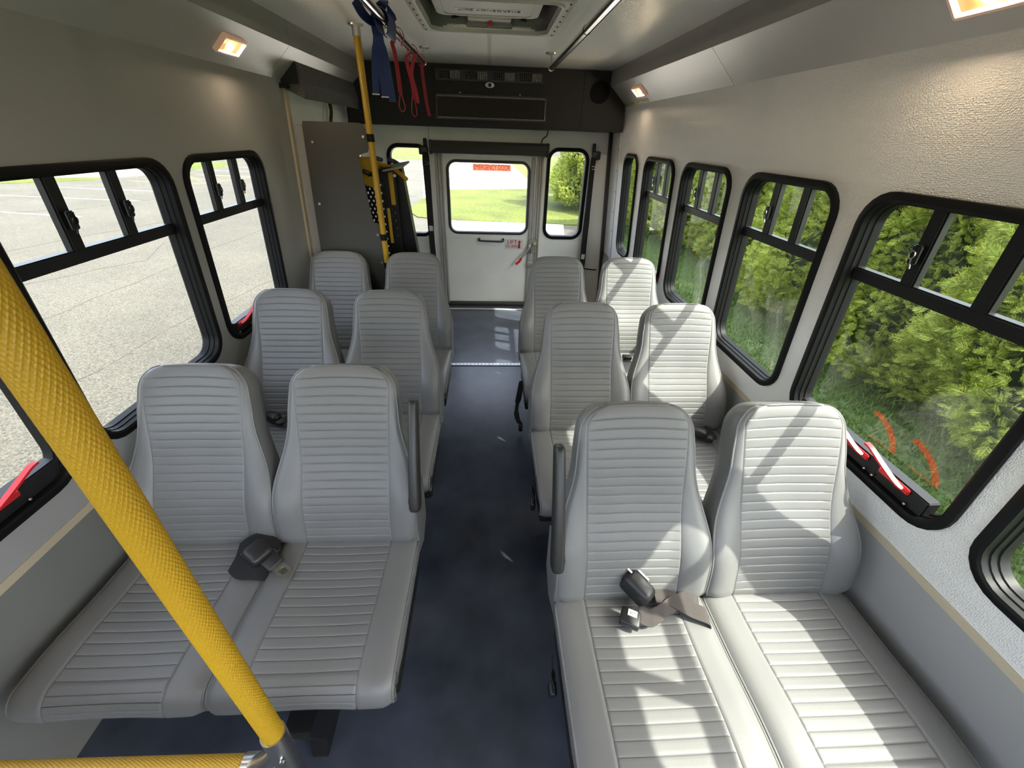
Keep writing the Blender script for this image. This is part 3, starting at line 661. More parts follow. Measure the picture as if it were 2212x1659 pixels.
# ------------------------------------------------------------------ seats
HB, YB0 = .400, 0.               # cushion height, junction
TILT = math.atan2(.22, .49); BT = .566
WB = .2155
def wback(t):
    w_ = WB-(WB-.166)*ss(.17, .42, t)-.012*ss(.40, .56, t)
    r = .062
    if t > BT-r: w_ -= r-math.sqrt(max(0, r*r-(t-(BT-r))**2))
    if t < .035: w_ -= .035-math.sqrt(max(0, .035**2-(.035-t)**2))
    return w_
def backrest_mesh():
    pw = .132; rib = .0262; cols = [-1, -.985, -.955, -.90, -.83, -.76, -.70, -.665]
    ts = [0, .0015, .004, .009, .016, .024, .034]
    t = .034; grooves = [.034+rib*k for k in range(20)]
    for g in grooves: ts += [g-.006, g-.0034, g-.0017, g, g+.0017, g+.0034, g+.008, g+.0135]
    ts = [x for x in ts if x < BT-.026] + [BT-.060+.060*sin(k*pi/2/11) for k in range(12)]
    ts = sorted(ts); ts = [t_ for i_, t_ in enumerate(ts) if i_ == 0 or t_-ts[i_-1] > 4e-4]
    xs_in = [-pw-.004, -pw-.001, -pw+.002, -pw+.005, -.10, -.06, -.02]
    V = []; rows = []
    for ti in ts:
        w_ = wback(ti); pwl = min(pw+.006*ss(.25, .5, ti), w_-.016) if w_ > .03 else w_*.8
        sd = w_-pwl
        xs = [w_, w_-.003, w_-.009]+[pwl+sd*k for k in (.72, .5, .3)]+[pwl+.0045, pwl+.0018, pwl-.001, pwl-.004, pwl*.75, pwl*.5, pwl*.25, 0]
        if w_-.009 < pwl+sd*.72: xs = [w_, w_-sd*.1, w_-sd*.2]+xs[3:]
        full = [-x for x in xs]+[x for x in xs[-2::-1]]
        row = []
        for x in full:
            ax = abs(x); s = ax/max(w_, 1e-6)
            n = .018*math.exp(-((ti-.15)/.10)**2)+.006*math.exp(-((ti-.42)/.12)**2)
            n += .020*math.exp(-((ti-.12)/.13)**2)*ss(.55, .86, s)
            n -= .010*(1-(s))*math.exp(-((ti-.30)/.2)**2)
            ed = w_-ax
            if ed < .022: n -= .012*(1-ed/.022)**2
            te = BT-ti
            if te < .03: n -= .006*(1-te/.03)**2
            if ti < .035: n -= .014*(1-ti/.035)**2
            if ax < pwl-.0015 and ti < BT-.024:
                d = min(abs(ti-g) for g in grooves)
                n -= .0019*max(0, 1-d/.0022)
                n += .0003*(1-abs(((ti-.034)/rib) % 1-.5)*2)
            ds = abs(ax-(pwl+.0018))
            if ti < BT-.02: n -= .0022*max(0, 1-ds/.003)
            tt = ti+.010*ss(.40, BT, ti)*(1-(ax/.15)**2)
            row.append(len(V)); V.append((x, tt, n))
        rows.append(row)
    F = []
    for i in range(len(rows)-1):
        for j in range(len(rows[0])-1): F.append((rows[i][j], rows[i][j+1], rows[i+1][j+1], rows[i+1][j]))
    loop = rows[0][:]+[r[-1] for r in rows[1:-1]]+rows[-1][::-1]+[r[0] for r in rows[-2:0:-1]]
    prev = loop; 
    for (dn, sh) in ((-.012, 1.012), (-.055, 1.012), (-.082, .985), (-.090, .93)):
        cur = []
        for k in loop:
            x, t_, n = V[k]; cur.append(len(V)); V.append((x*sh, .26+(t_-.26)*(1+(sh-1)*.6), min(n, .0)*.0+dn))
        L = len(loop)
        for k in range(L): F.append((prev[k], prev[(k+1) % L], cur[(k+1) % L], cur[k]))
        prev = cur
    F.append(tuple(prev))
    W = []
    for x, t_, n in V: W.append((x, t_*sin(TILT)-n*cos(TILT), HB-.012+t_*cos(TILT)+n*sin(TILT)))
    me = raw(W, F); pipe = [W[k] for k in loop]
    return me, pipe
def clean_loop(P, dmin=.004):
    out = [Vector(P[0])]
    for p in P[1:]:
        if (Vector(p)-out[-1]).length > dmin: out.append(Vector(p))
    return out
def cushion_mesh():
    prof = []                                             # (y, z, normal y, normal z)
    D = .425; rn = .055
    top = HB
    ribs = [-.012-.0272*k for k in range(14)]
    ys = [.07, .03, .01]
    for g in ribs: ys += [g+.0034, g+.0017, g, g-.0017, g-.0034, g-.009, g-.017]
    ys = [y for y in ys if y > -D+rn+.002]
    for y in ys: prof.append((y, top+.010*math.exp(-((y+.30)/.12)**2)-.004, 0, 1, min([abs(y-g) for g in ribs])))
    z0 = prof[-1][1]
    angs = [(8*k, .02) for k in range(1, 13)]
    for g in (26, 48, 68, 86): angs += [(g-3.6, .02), (g-1.8, .02), (g, 0.), (g+1.8, .02), (g+3.6, .02)]
    for deg, gd in sorted(angs):
        a = math.radians(deg); prof.append((-D+rn-rn*sin(a), z0-rn+rn*cos(a), -sin(a), cos(a), gd))
    yl, zl = prof[-1][0], prof[-1][1]
    for k in (1, 2, 3): prof.append((yl+.007*k, zl-.010*k, -1, .2, .02))
    pw = .130; W2 = WB
    xs = [W2, W2-.003, W2-.010, W2-.022, W2-.045, pw+.012, pw+.0045, pw+.0015, pw-.0015, pw-.005, .08, .04, 0]
    full = [-x for x in xs]+[x for x in xs[-2::-1]]
    V = []; rows = []
    for (y, z, ny, nz, d) in prof:
        row = []
        for x in full:
            ax = abs(x); n = 0; ed = W2-ax
            if ed < .03: n -= .013*(1-ed/.03)**2
            if ax < pw: n -= .0022*max(0, 1-d/.0022); n -= .004*(1-(ax/pw)**2)
            n -= .0026*max(0, 1-abs(ax-(pw+.0015))/.003)
            row.append(len(V)); V.append((x, y+ny*n, z+nz*n))
        rows.append(row)
    F = []
    for i in range(len(rows)-1):
        for j in range(len(full)-1): F.append((rows[i][j], rows[i][j+1], rows[i+1][j+1], rows[i+1][j]))
    left = [r[0] for r in rows]; rightc = [r[-1] for r in rows]
    zb = min(v[2] for v in V)
    bl = []; br = []
    for lst, out, s in ((left, bl, -1), (rightc, br, 1)):
        for k in lst:
            x, y, z = V[k]; out.append(len(V)); V.append((x*.985, max(y, yl)+(.016 if y < -.36 else 0), zb+.028*min(1, max(0, (-y-.30)/.08))))
    for lst, out in ((left, bl), (rightc, br)):
        for i in range(len(lst)-1): F.append((lst[i], lst[i+1], out[i+1], out[i]))
    for i in range(len(bl)-1): F.append((bl[i], bl[i+1], br[i+1], br[i]))
    F.append((rows[0][0], bl[0], br[0], rows[0][-1]) if False else tuple(rows[0]+[br[0], bl[0]]))
    F.append(tuple(rows[-1]+[br[-1], bl[-1]]))
    pl = [[V[k] for k in lst] for lst in (left, rightc)]
    return raw(V, F), pl
ME_B, PIPE_B = backrest_mesh(); ME_C, PIPE_C = cushion_mesh()
for me in (ME_B, ME_C):
    me.materials.append(VINYL); me.polygons.foreach_set('use_smooth', [True]*len(me.polygons)); sharp(me, 62)
ME_PB = raw(*tube_vf(clean_loop(PIPE_B)+[Vector(PIPE_B[0])], .0034, 6)); ME_PB.materials.append(PIPING); ME_PB.polygons.foreach_set('use_smooth', [True]*len(ME_PB.polygons))
ME_PC = []
for s in (0, 1):
    me = raw(*tube_vf(clean_loop([p for p in PIPE_C[s] if p[1] < .02 and p[2] > HB-.085]), .0034, 6)); me.materials.append(PIPING); me.polygons.foreach_set('use_smooth', [True]*len(me.polygons)); ME_PC.append(me)
def arm_mesh():
    """flipped-up armrest: long rounded paddle, thinner at the top"""
    V = []; F = []; n = 14; seg = 14
    n = 18
    TS = [0, .004, .012, .024, .04]+[.04+.92*k/8 for k in range(1, 9)]+[.974, .985, .993, .998, 1.]
    n = len(TS)-1
    for i in range(n+1):
        t = TS[i]; e = 1.0; d_ = min(t, 1-t)
        if d_ < .04: e = .62+.38*math.sqrt(max(0, 1-((.04-d_)/.04)**2))
        wx = .0165*e*(1.08-.22*t); wy = .030*e*(1.0-.10*t)
        bow = .008*sin(t*pi)
        for k in range(seg):
            a = 2*pi*k/seg; cx = abs(cos(a))**.6*(1 if cos(a) >= 0 else -1); sx = abs(sin(a))**.6*(1 if sin(a) >= 0 else -1)
            V.append((cx*wx, sx*wy-bow, t*.345))
    for i in range(n):
        for k in range(seg): k2 = (k+1) % seg; F.append((i*seg+k, i*seg+k2, (i+1)*seg+k2, (i+1)*seg+k))
    F += [tuple(range(seg-1, -1, -1)), tuple(range(n*seg, (n+1)*seg))]
    return raw(V, F)
ME_ARM = arm_mesh()
SEATX = {1: .421, -1: -.429}; PITCH = .438
def double_seat(side, yb, label, arm):
    """double bench seat: aisle seat nearest x = 0; local origin on the floor under the aisle seat's junction line"""
    xa = SEATX[side]; e = thing('double_seat', label, 'seat', (xa, yb, 0), 'double passenger seats')
    for k in range(2):
        dx = side*PITCH*k
        b = link('backrest', ME_B, None, e, loc=(dx, 0, 0)); link('piping', ME_PB, None, b)
        c = link('seat_cushion', ME_C, None, e, loc=(dx, 0, 0))
        for me in ME_PC: link('piping', me, None, c)
    ma = side*-.208
    box('seat_frame', (side*PITCH/2, -.17, .245), (.85, .36, .055), BLACKM, e, bev=.008)
    box('back_frame', (side*PITCH/2, .085, .36), (.83, .03, .22), BLACKM, e, bev=.008, rot=(-TILT, 0, 0))
    # pedestal leg
    lx = side*.03
    V = [(lx+sx*wx, -.27+sy*wy, z) for z, wx, wy in ((.24, .034, .17), (.06, .022, .12), (.012, .020, .14), (0, .020, .14)) for sx, sy in ((-1, -1), (1, -1), (1, 1), (-1, 1))]
    F = [(3, 2, 1, 0), (12, 13, 14, 15)]+[(4*i+k, 4*i+(k+1) % 4, 4*i+4+(k+1) % 4, 4*i+4+k) for i in range(3) for k in range(4)]
    add('pedestal_leg', V, F, BLACKM, e)
    box('wall_bracket', (side*(PITCH+.245), -.15, .245), (.07, .10, .05), BLACKM, e, bev=.006)
    # side shield under the backrest on the aisle side
    plate('side_shield', [[(-.02, .34), (.06, .30), (.14, .34), (.155, .51), (.12, .55), (.05, .47), (.0, .40)]], .008, VINYL, e, lambda u, v, n: Vector((ma-side*.006+n, u+.02, v)))
    if arm:
        a = link('armrest', ME_ARM, ARMM, e, True, loc=(ma-side*.012, .018, .525), rot=(-TILT*1.05, 0, 0)); sharp(ME_ARM, 60)
        tube('armrest_pivot', [(side*.02, .0, .03), (-side*.004, .0, .03)], .012, BLACKM, a, 12)
    return e
YBS = {('L', 1): .845, ('L', 2): 1.535, ('L', 3): 2.205, ('R', 1): .632, ('R', 2): 1.405, ('R', 3): 2.17}
s1 = double_seat(-1, YBS['L', 1], 'grey ribbed double seat in the left front row behind the yellow stanchion', True)
s2 = double_seat(1, YBS['R', 1], 'grey ribbed double seat in the right front row, crossed by bright sunlight', True)
p1 = double_seat(-1, YBS['L', 2], 'grey ribbed double seat in the middle row on the left', False)
p2 = double_seat(1, YBS['R', 2], 'grey ribbed double seat in the middle row on the right', False)
c1 = copy_tree(p1); c1.location = (SEATX[-1], YBS['L', 3], 0); c1['label'] = 'grey ribbed double seat in the rear row on the left, against the partition'
c2 = copy_tree(p2); c2.location = (SEATX[1], YBS['R', 3], 0); c2['label'] = 'grey ribbed double seat in the rear row on the right'

# ------------------------------------------------------------------ seat belts
def rotm(z=0, x=0, y=0):
    from mathutils import Euler
    return Euler((x, y, z)).to_matrix()
zc = HB+.004
b1 = thing('seat_belt', 'black seat belt with steel tongue between the left front seats', 'seat belt', (-0.658, 0.784, zc), 'seat belts')
ribbon('webbing', smoothpath([(-.09, .03, .012), (-.06, .035, .035), (-.03, .045, .042), (.0, .05, .03), (.02, .055, .005)], 5), (.3, -1, .1), .05, .004, WEB, b1)
ribbon('webbing', smoothpath([(-.085, -.01, .010), (-.05, -.035, .012), (-.005, -.04, .012), (.02, -.03, -.01)], 5), (.1, 1, .2), .055, .004, WEB, b1)
rt = box('retractor', (-.012, .0, .036), (.068, .066, .045), BLACKP, b1, bev=.016, rot=rotm(-.55, 0, .25), seg=4)
box('tongue_grip', (.034, -.020, .024), (.048, .048, .018), BLACKP, b1, bev=.005, rot=rotm(-.55, .1, .15))
plate('steel_tongue', [[(-.020, -.018), (.016, -.018), (.030, -.010), (.034, 0), (.030, .010), (.016, .018), (-.020, .018)], rrect(-.004, .016, -.009, .009, .003)], .003, CHROME, b1, lambda u, v, n: rotm(-.55, .0, .22) @ Vector((u, v, n))+Vector((.070, -.042, .014)))
b2 = thing('seat_belt', 'black buckle and brown webbing lying on the sunlit right front seat', 'seat belt', (0.486, 0.604, zc), 'seat belts')
rt = box('retractor', (-.055, .032, .050), (.054, .088, .066), BLACKP, b2, bev=.018, rot=rotm(.72, .25, 0), seg=4)
for q in (-.012, .012): box('slot_lip', (-.053+q*.7, .050+q*.6, .082), (.006, .058, .006), STEEL, rt, rot=rotm(.72, .25, 0))
bu = box('buckle', (-.088, -.034, .016), (.052, .044, .026), BLACKP, b2, bev=.005, rot=rotm(-.45, .08, 0))
bp_ = box('release_label', (-.082, -.028, .0305), (.024, .017, .002), LABELW, bu, rot=rotm(-.45, .08, 0))
mk = lambda u, v, n: rotm(-.45, .08, 0) @ Vector((u, v, n))+Vector((-.082, -.028, .032))
plate('oval_mark', [[(.0075*cos(t), .0045*sin(t)) for t in np.linspace(0, 2*pi, 17)[:-1]], [(.0062*cos(t), .0034*sin(t)) for t in np.linspace(0, 2*pi, 17)[:-1]]], .0004, LABELK, bp_, mk)
for q in (-.003, 0, .003): plate('mark_stroke', [[(q-.0006, -.002), (q+.0006, -.002), (q+.0006, .002), (q-.0006, .002)]], .0004, LABELK, bp_, mk)
ribbon('webbing', smoothpath([(-.06, -.020, .018), (-.035, -.034, .016), (-.005, -.026, .020), (.03, -.005, .018), (.07, .010, .014), (.118, .016, .010), (.134, .016, -.02)], 5), [Vector((.25, 1, .25+.15*math.sin(k))) for k in range(31)], .046, .003, WEBB, b2)
ribbon('webbing', smoothpath([(.0, .028, .022), (.04, .016, .020), (.085, -.012, .014), (.130, -.030, .008), (.138, -.032, -.02)], 5), (.15, 1, .05), .046, .003, WEBB, b2)
def beltlump(x, y, rz, lab, m=BLACKP):
    b = thing('seat_belt', lab, 'seat belt', (x, y, zc), 'seat belts')
    box('retractor', (0, 0, .024), (.078, .046, .044), m, b, bev=.016, rot=rotm(rz, 0, 0), seg=4)
    box('tongue_grip', (.05*cos(rz), .05*sin(rz), .016), (.03, .044, .022), BLACKP, b, bev=.006, rot=rotm(rz, 0, 0))
    ribbon('webbing', smoothpath([(.03*cos(rz), .03*sin(rz), .02), (.07*cos(rz), .07*sin(rz)+.02, .02), (.08, .10, .004)], 5), (-.5, 1, 0), .045, .003, WEB, b)
    return b
beltlump(0.937, 1.351, -.55, 'black retractor belt at the wall end of the right middle seat')
beltlump(-0.939, 1.479, -.5, 'black belt bundle between the seats of the left middle row')
b = thing('seat_belt', 'small black and steel buckle showing in the rear right row', 'seat belt', (0.831, 2.072, zc), 'seat belts')
box('buckle', (0, 0, .014), (.05, .04, .024), BLACKP, b, bev=.005); box('steel_tongue', (.034, 0, .012), (.03, .026, .004), CHROME, b, bev=.001)
def hang(x, y, z, ln, lab, end=True):
    b = thing('hanging_belt', lab, 'seat belt', (x, y, z), 'belts hanging at the aisle')
    ribbon('webbing', smoothpath([(0, .03, ln), (-.004, .02, ln*.6), (.004, .0, ln*.25), (0, 0, 0)], 5), (.2, 1, 0), .030, .003, WEB, b)
    box('buckle', (0, -.004, -.02), (.020, .034, .052), BLACKP, b, bev=.006, rot=rotm(0, .25, 0))
    return b
hang(-.216, 1.15, .33, .06, 'black buckle hanging at the aisle side of the left middle seat')
hang(.196, 1.14, .25, .10, 'black buckle hanging at the aisle side of the right middle seat')
hang(.187, .48, .28, .06, 'black buckle hanging at the aisle side of the right front seat')
hb = thing('hanging_belt', 'long black strap dangling in the aisle from the rear right seat', 'seat belt', (.19, 1.93, .13), 'belts hanging at the aisle')
ribbon('webbing', smoothpath([(.012, .02, .20), (.0, .0, .12), (-.014, -.02, .03), (-.010, -.03, -.02), (.006, -.04, -.06)], 5), [Vector((1, .6-.04*k, 0)) for k in range(21)], [.036]*8+[.022]*4+[.030]*9, .003, WEB, hb)
box('buckle', (.012, -.045, -.08), (.022, .030, .055), BLACKP, hb, bev=.006)

# rear shoulder belts on the back wall
def rearbelt(x, lab, dx):
    b = thing('shoulder_belt', lab, 'seat belt', (x, YR-.03, 1.40), 'rear shoulder belts')
    box('anchor_cover', (0, 0, .025), (.030, .03, .10), BLACKP, b, bev=.013, seg=3)
    box('height_block', (.022 if dx > 0 else -.016, -.012, -.016), (.075, .04, .065), BLACKP, b, bev=.010)
    r = tube('guide_ring', [(.024*cos(t), -.036, -.110+.012*sin(t)) for t in np.linspace(0, 2*pi, 17)], .004, CHROME if dx < 0 else LABELW, b, 6)
    wb_ = ribbon('webbing', smoothpath([(0, -.03, -.03), (-.004, -.034, -.12), (0, -.034, -.4), (.004, -.034, -.75), (.01, -.034, -1.0), (.0, -.03, -1.2)], 5), (1, .1, 0), [.046]*12+[.052]*8+[.042]*6, .010, WEB, b)
    box('tag', (.006, -.042, -.645 if dx < 0 else -.880), (.034, .004, .046), LABELW, b)
    return b
rearbelt(-.532, 'black shoulder belt with steel ring left of the emergency door', -1)
rearbelt(.928, 'black shoulder belt with white tie right of the rear window', 1)
cb = tube('wall_cable', smoothpath([(.93, YR-.012, .40), (1.0, YR-.02, .385), (1.10, YR-.012, .375)], 5), .006, BLACK, None, 8)
tag(cb, 'thin black cable at the right rear corner low on the wall', 'cable')

# ------------------------------------------------------------------ folded wheelchair lift
wlft = thing('wheelchair_lift', 'folded yellow and black wheelchair lift behind the grey partition', 'wheelchair lift', (-.70, 2.9, 0))
def perf():
    loops = [rrect(-.80, -.575, .35, 1.30, .03)]
    for i in range(26):
        for j in range(7):
            x = -.785+.0285*j+(.014 if i % 2 else 0); z = .66+.0235*i
            loops.append([(x+.0062*cos(a), z+.0082*sin(a)) for a in np.linspace(0, 2*pi, 7)[:-1]])
    return loops
plate('perforated_platform', perf(), .01, BLACKM, wlft, lambda u, v, n: Vector((u+.70, n-.03, v)))
box('platform_edge', (.005, -.02, 1.0), (.016, .05, .66), YELD, wlft, bev=.003)
box('yellow_cover', (-.06, -.05, 1.335), (.19, .10, .085), YELD, wlft, bev=.012)
box('yellow_flap', (-.045, -.065, 1.255), (.13, .02, .06), YELD, wlft, bev=.004, rot=(0, .35, 0))
box('top_shelf', (.10, -.06, 1.325), (.24, .11, .010), GREYP, wlft, bev=.003, rot=(.25, -.18, -.35))
box('shelf_skirt', (.05, -.10, 1.305), (.16, .006, .03), BLACKM, wlft, rot=(0, -.2, -.1))
tube('yellow_handrail', [(.03, -.02, 1.34), (.13, -.08, 1.325), (.215, -.14, 1.27)], .012, YELD, wlft, 10)
box('lift_post', (.075, 0, .80), (.075, .06, 1.05), BLACKM, wlft, bev=.006)
box('yellow_guard', (.098, -.038, 1.21), (.028, .012, .20), YELD, wlft, bev=.003)
box('yellow_guard', (.060, -.038, .98), (.020, .012, .22), YELD, wlft, bev=.003)
V = [(x, y, z) for y in (.06, .14) for x, z in ((.10, 1.36), (.15, 1.33), (.205, .80), (.215, .45), (.10, .45))]
add('lift_arm', V, [tuple(range(5)), tuple(range(9, 4, -1))]+[(i, (i+1) % 5, 5+(i+1) % 5, 5+i) for i in range(5)], BLACKM, wlft)
box('lift_base', (.0, .05, .14), (.50, .30, .28), BLACKM, wlft, bev=.02)
box('pump_handle', (.06, -.12, .76), (.02, .05, .09), CHROME, wlft, bev=.004, rot=(0, .4, 0))
add('knob', *tube_vf([(.135, -.09, 1.285), (.135, -.105, 1.285)], [.010, .008], 10), LABELW, wlft, True, 40)
for (x, z) in ((-.03, 1.30), (.055, 1.372), (.13, 1.366)):
    box('clamp', (x, -.10, z), (.045, .03, .022), BLACKP, wlft, bev=.006, rot=(0, .3, .3))

# ------------------------------------------------------------------ outside
G = -.75
def ground(name, pts, z, m, label):
    return struct(plate(name, [pts], .04, m, None, lambda u, v, n: Vector((u, v, z-.02+n))), label)
lot = ground('parking_lot', [(-70, -30), (1.75, -30), (1.75, 9.0), (3.3, 12.7), (40, 13.2), (40, 60), (-70, 60)], G, LOT, 'worn grey asphalt parking lot')
lawn = ground('lawn_right', [(1.75, -30), (40, -30), (40, 13.2), (3.3, 12.7), (1.75, 9.0)], G+.008, LAWN, 'shaded lawn strip between the bus and the hedge')
isl = [(-2.75, 14.7), (-2.2, 13.4), (-1.2, 13.05), (1.2, 12.85), (3.2, 12.6), (12, 12.6), (12, 22.5), (1.9, 21.8), (-1.75, 20.8), (-2.6, 17.5)]
ground('lawn_rear', isl, G+.03, LAWNR, 'sunny grass island behind the bus')
ground('driveway_rear', [(-2.5, 20.5), (2.3, 21.5), (2.3, 26.8), (1.95, 41), (1.9, 50), (-5.5, 50), (-5.5, 38), (-2.6, 17.5)], G+.012, LOT_BRIGHT, 'drive behind the grass island, overexposure painted as a paler colour')
ground('driveway_near', [(-1.55, 6.0), (1.7, 6.0), (1.7, 9.0), (2.3, 13.2), (-1.55, 13.2)], G+.012, LOT_BRIGHT, 'pavement right behind the bus, overexposure painted as a paler colour')
ground('lawn_far', [(2.3, 22.5), (30, 22.5), (30, 60), (1.9, 60), (1.95, 41), (2.3, 26.8)], G+.02, LAWNR, 'sunny lawn beyond the drive')
ground('lawn_far_left', [(-40, 44), (-4.5, 44), (-4.5, 80), (-40, 80)], G+.02, LAWNR, 'distant sunny lawn at the far end of the lot')
ground('lawn_left', [(-60, 17.6), (-19.4, 18.9), (-17.6, 20.8), (-17.9, 22.2), (-21, 20.6), (-60, 20.0)], G+.02, LAWNR, 'strip of grass at the far edge of the lot')
ground('lawn_left_far', [(-17.2, 25.6), (-16.7, 29.2), (-17.6, 33), (-40, 33), (-40, 27.5), (-20, 26.6)], G+.02, LAWNR, 'grass corner beyond the yellow hatching')
ground('sidewalk_left', [(-60, 20.0), (-21, 20.6), (-17.4, 22.3), (-16.8, 25.6), (-20, 26.6), (-60, 25)], G+.03, SIDEW, 'tan concrete sidewalk beyond the lot')
def stripe(name, a, b, wd, m):
    d = Vector((b[0]-a[0], b[1]-a[1])).normalized(); p = Vector((-d.y, d.x))*wd/2
    return plate(name, [[(a[0]+p.x, a[1]+p.y), (b[0]+p.x, b[1]+p.y), (b[0]-p.x, b[1]-p.y), (a[0]-p.x, a[1]-p.y)]], .004, m, lot, lambda u, v, n: Vector((u, v, G+.002+n)))
for a, b in (((-16.5, 13.3), (-11.2, 12.35)), ((-17.5, 15.95), (-11.8, 15.3)), ((-17.2, 18.25), (-12.2, 17.7)), ((-17.0, 24.5), (-9.0, 24.0)), ((-17.0, 27.2), (-9.0, 26.8)), ((-17, 30), (-9, 29.4)), ((-17, 33.2), (-9, 32.6))):
    stripe('white_line', a, b, .10, WLINE)
for a, b in (((-16.9, 25.6), (-13.4, 21.5)), ((-16.2, 21.0), (-12.9, 20.45)), ((-12.9, 20.45), (-12.0, 25.2)), ((-16.6, 22.9), (-12.8, 22.3)), ((-16.8, 24.6), (-12.4, 23.9))):
    stripe('yellow_line', a, b, .10, YLINE)
# cracks
def crack(pts, wd):
    P = []
    for a, b in zip(pts[:-1], pts[1:]):
        n = max(2, int(math.dist(a, b)/.35))
        for k in range(n): P.append((a[0]+(b[0]-a[0])*k/n+random.uniform(-.05, .05), a[1]+(b[1]-a[1])*k/n+random.uniform(-.05, .05)))
    P.append(pts[-1]); up_ = [(p[0], p[1]+1.5*wd*random.uniform(.35, .65)) for p in P]; dn_ = [(p[0], p[1]-1.5*wd*random.uniform(.35, .65)) for p in P]
    plate('pavement_crack', [up_+dn_[::-1]], .004, TAR, lot, lambda u, v, n: Vector((u, v, G+.001+n)))
for pts, wd in (([(-12, 7.2), (-9.64, 8.6), (-9.4, 9.6), (-8.8, 11.6), (-8.3, 13.5)], .05), ([(-8.5, 3.4), (-5.87, 5.28), (-5.88, 7.97), (-5.93, 8.85), (-5.8, 10.96), (-5.6, 15)], .045),
                ([(-20, 9.4), (-14, 12.4), (-12.2, 13.6), (-11, 18)], .04), ([(-4.2, 3.6), (-4.1, 5.4), (-3.7, 7.2)], .02), ([(-3.3, 2.7), (-2.9, 3.9), (-3.1, 5.2)], .02), ([(-5.8, 18), (-4.0, 18.4), (-3.0, 18.2)], .04), ([(-6, 24), (-4.2, 24.6), (-3, 24.3)], .05), ([(-7.5, 6.6), (-6.6, 8.2), (-7.2, 9.6)], .02), ([(-4.8, 11.5), (-3.8, 12.6), (-3.5, 14.4)], .03)):
    crack(pts, wd)
sgn = thing('brown_sign', 'low reddish brown sign at the far edge of the lot', 'sign', (-20.6, 23.6, G+.03))
box('sign_board', (0, 0, .42), (.12, 2.6, .55), BRICK, sgn, bev=.02, rot=(0, 0, .45)); box('sign_base', (0, 0, .08), (.30, 2.9, .16), SIDEW, sgn, rot=(0, 0, .45))

# foliage
def big_mesh(name, V, F):
    me = bpy.data.meshes.new(name); k = F.shape[1]
    me.vertices.add(len(V)); me.vertices.foreach_set('co', V.astype(np.float32).ravel())
    me.loops.add(F.size); me.loops.foreach_set('vertex_index', F.ravel().astype(np.int32))
    me.polygons.add(len(F)); me.polygons.foreach_set('loop_start', np.arange(0, F.size, k, dtype=np.int32)); me.update(calc_edges=True)
    return me
def spray():
    """one flat fan of scale-leaf branchlets, pointing along +X"""
    V = []; F = []
    def leaf(x, y, a, l, wd, z=0.):
        o = len(V); c, s = cos(a), sin(a)
        for (u, v) in ((0, 0), (l*.55, wd), (l, 0), (l*.55, -wd)): V.append((x+c*u-s*v, y+s*u+c*v, z+.05*u*u/.2))
        F.append((o, o+1, o+2, o+3))
    leaf(0, 0, 0, .17, .010)
    for i, x in enumerate((.020, .045, .070, .095, .118)):
        l = .085-.010*i
        for s in (1, -1):
            leaf(x, 0, s*.75, l, .0075, .004*s)
            leaf(x+l*.40*cos(.75), s*l*.40*sin(.75), s*.25, l*.5, .006)
    return np.array(V), np.array(F)
SV, SF = spray()
def tree_mesh(seed, n, h, rad, name):
    g = np.random.default_rng(seed)
    zz = 1-np.sqrt(g.random(n)*.995+.005)                  # more near the ground
    zz = np.clip(zz+.02, 0, 1)
    th = g.random(n)*2*pi
    lump = 1+.16*np.sin(3*th+5*zz*3+seed)+.12*np.sin(7*th-11*zz+2*seed)+.10*np.sin(13*zz*2+2*th)
    prof = rad*np.power(1-zz, .62)*np.minimum(1, .72+zz*4)
    r = prof*lump*(.70+.34*g.random(n)**.6)
    P = np.stack([r*np.cos(th), r*np.sin(th), .12+zz*h*.97], 1)
    out = np.stack([np.cos(th), np.sin(th), .25+.5*g.random(n)-.45*(g.random(n) < .5)], 1)
    out += g.normal(0, .35, (n, 3)); out /= np.linalg.norm(out, axis=1, keepdims=True)
    rnd = g.normal(0, 1, (n, 3)); side = np.cross(out, rnd); side /= np.linalg.norm(side, axis=1, keepdims=True)
    nn = np.cross(out, side); sc = (.52+.42*g.random(n))[:, None, None]
    B = (SV[None, :, 0:1]*out[:, None, :]+SV[None, :, 1:2]*side[:, None, :]+SV[None, :, 2:3]*nn[:, None, :])*sc+P[:, None, :]
    V = B.reshape(-1, 3); F = (SF[None]+(np.arange(n)*len(SV))[:, None, None]).reshape(-1, 4)
    # connect each spray into one island for a per-spray tint: keep leaves separate (tint per leaf)
    me = big_mesh(name, V, F); me.materials.append(LEAF); return me
TM = [tree_mesh(1, 13000, 4.1, 1.30, 'foliage'), tree_mesh(2, 13000, 3.9, 1.22, 'foliage')]
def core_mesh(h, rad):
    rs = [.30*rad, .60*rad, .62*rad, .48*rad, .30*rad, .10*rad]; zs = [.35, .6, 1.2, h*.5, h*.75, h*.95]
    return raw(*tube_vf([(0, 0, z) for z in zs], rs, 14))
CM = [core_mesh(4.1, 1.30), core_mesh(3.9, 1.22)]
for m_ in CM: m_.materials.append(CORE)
TR = raw(*tube_vf([(0, 0, 0), (0.02, .01, 1.0), (0, 0, 2.5)], [.07, .055, .02], 8)); TR.materials.append(BARK)
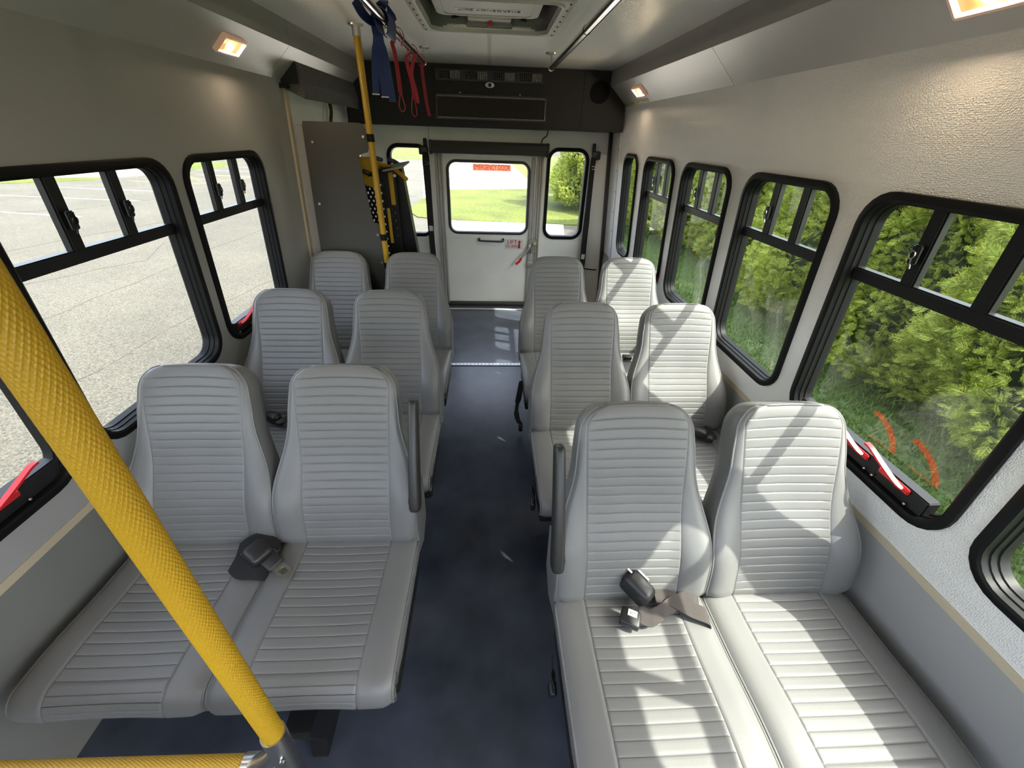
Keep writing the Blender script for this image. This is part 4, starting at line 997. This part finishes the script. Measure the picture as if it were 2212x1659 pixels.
hedge = [(5.1, -.6, 1.0), (4.95, .95, 1.02), (4.9, 2.5, 1.0), (5.0, 4.05, .98), (5.0, 5.35, 1.0), (5.75, 7.35, 1.05), (5.6, 8.9, 1.0), (5.3, 10.4, 1.0), (4.8, 11.9, .95), (4.55, 14.6, .82), (3.55, 16.2, .95), (4.6, 17.6, 1.0), (5.4, 20.2, 1.1)]
ordn = ['first', 'second', 'third', 'fourth', 'fifth', 'sixth', 'seventh', 'eighth', 'ninth', 'tenth', 'eleventh', 'twelfth', 'thirteenth']
for i, (x, y, s) in enumerate(hedge):
    lab = 'tall green arborvitae, %s tree of the hedge row counted from the near end' % ordn[i]
    if i == 10: lab = 'green arborvitae seen through the narrow right rear window'
    t_ = thing('arborvitae_tree', lab, 'tree', (x, y, G), 'arborvitae hedge beside the bus')
    t_.rotation_euler = (0, 0, i*2.1); t_.scale = (s, s, s*(1+.04*((i*7) % 3-1)))
    o = link('foliage', TM[i % 2], None, t_); o['kind'] = 'stuff'
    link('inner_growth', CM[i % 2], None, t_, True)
    link('trunk', TR, None, t_, True)
def grass(name, n, xr, yr, h, label, keep=None, z=G+.008):
    g = np.random.default_rng(n)
    x = xr[0]+(xr[1]-xr[0])*g.random(n); y = yr[0]+(yr[1]-yr[0])*g.random(n)
    if keep is not None: k = keep(x, y); x = x[k]; y = y[k]; n = len(x)
    a = g.random(n)*2*pi; wd = .006+.006*g.random(n); hh = h*(.5+g.random(n)); lean = g.normal(0, .5, (n, 2))*hh[:, None]
    b0 = np.stack([x+np.cos(a)*wd, y+np.sin(a)*wd, np.full(n, z)], 1); b1_ = np.stack([x-np.cos(a)*wd, y-np.sin(a)*wd, np.full(n, z)], 1)
    tp = np.stack([x+lean[:, 0], y+lean[:, 1], z+hh], 1)
    V = np.stack([b0, b1_, tp], 1).reshape(-1, 3); F = np.arange(3*n).reshape(-1, 3)
    me = big_mesh(name, V, F); o = link(name, me, BLADE); o['kind'] = 'stuff'; o['label'] = label; o['category'] = 'grass'
    return o
grass('lawn_grass', 110000, (1.8, 6.5), (-1.5, 12.4), .05, 'short green grass on the lawn beside the bus', lambda x, y: (x > 1.8+np.clip(y-9, 0, 9)*.42))
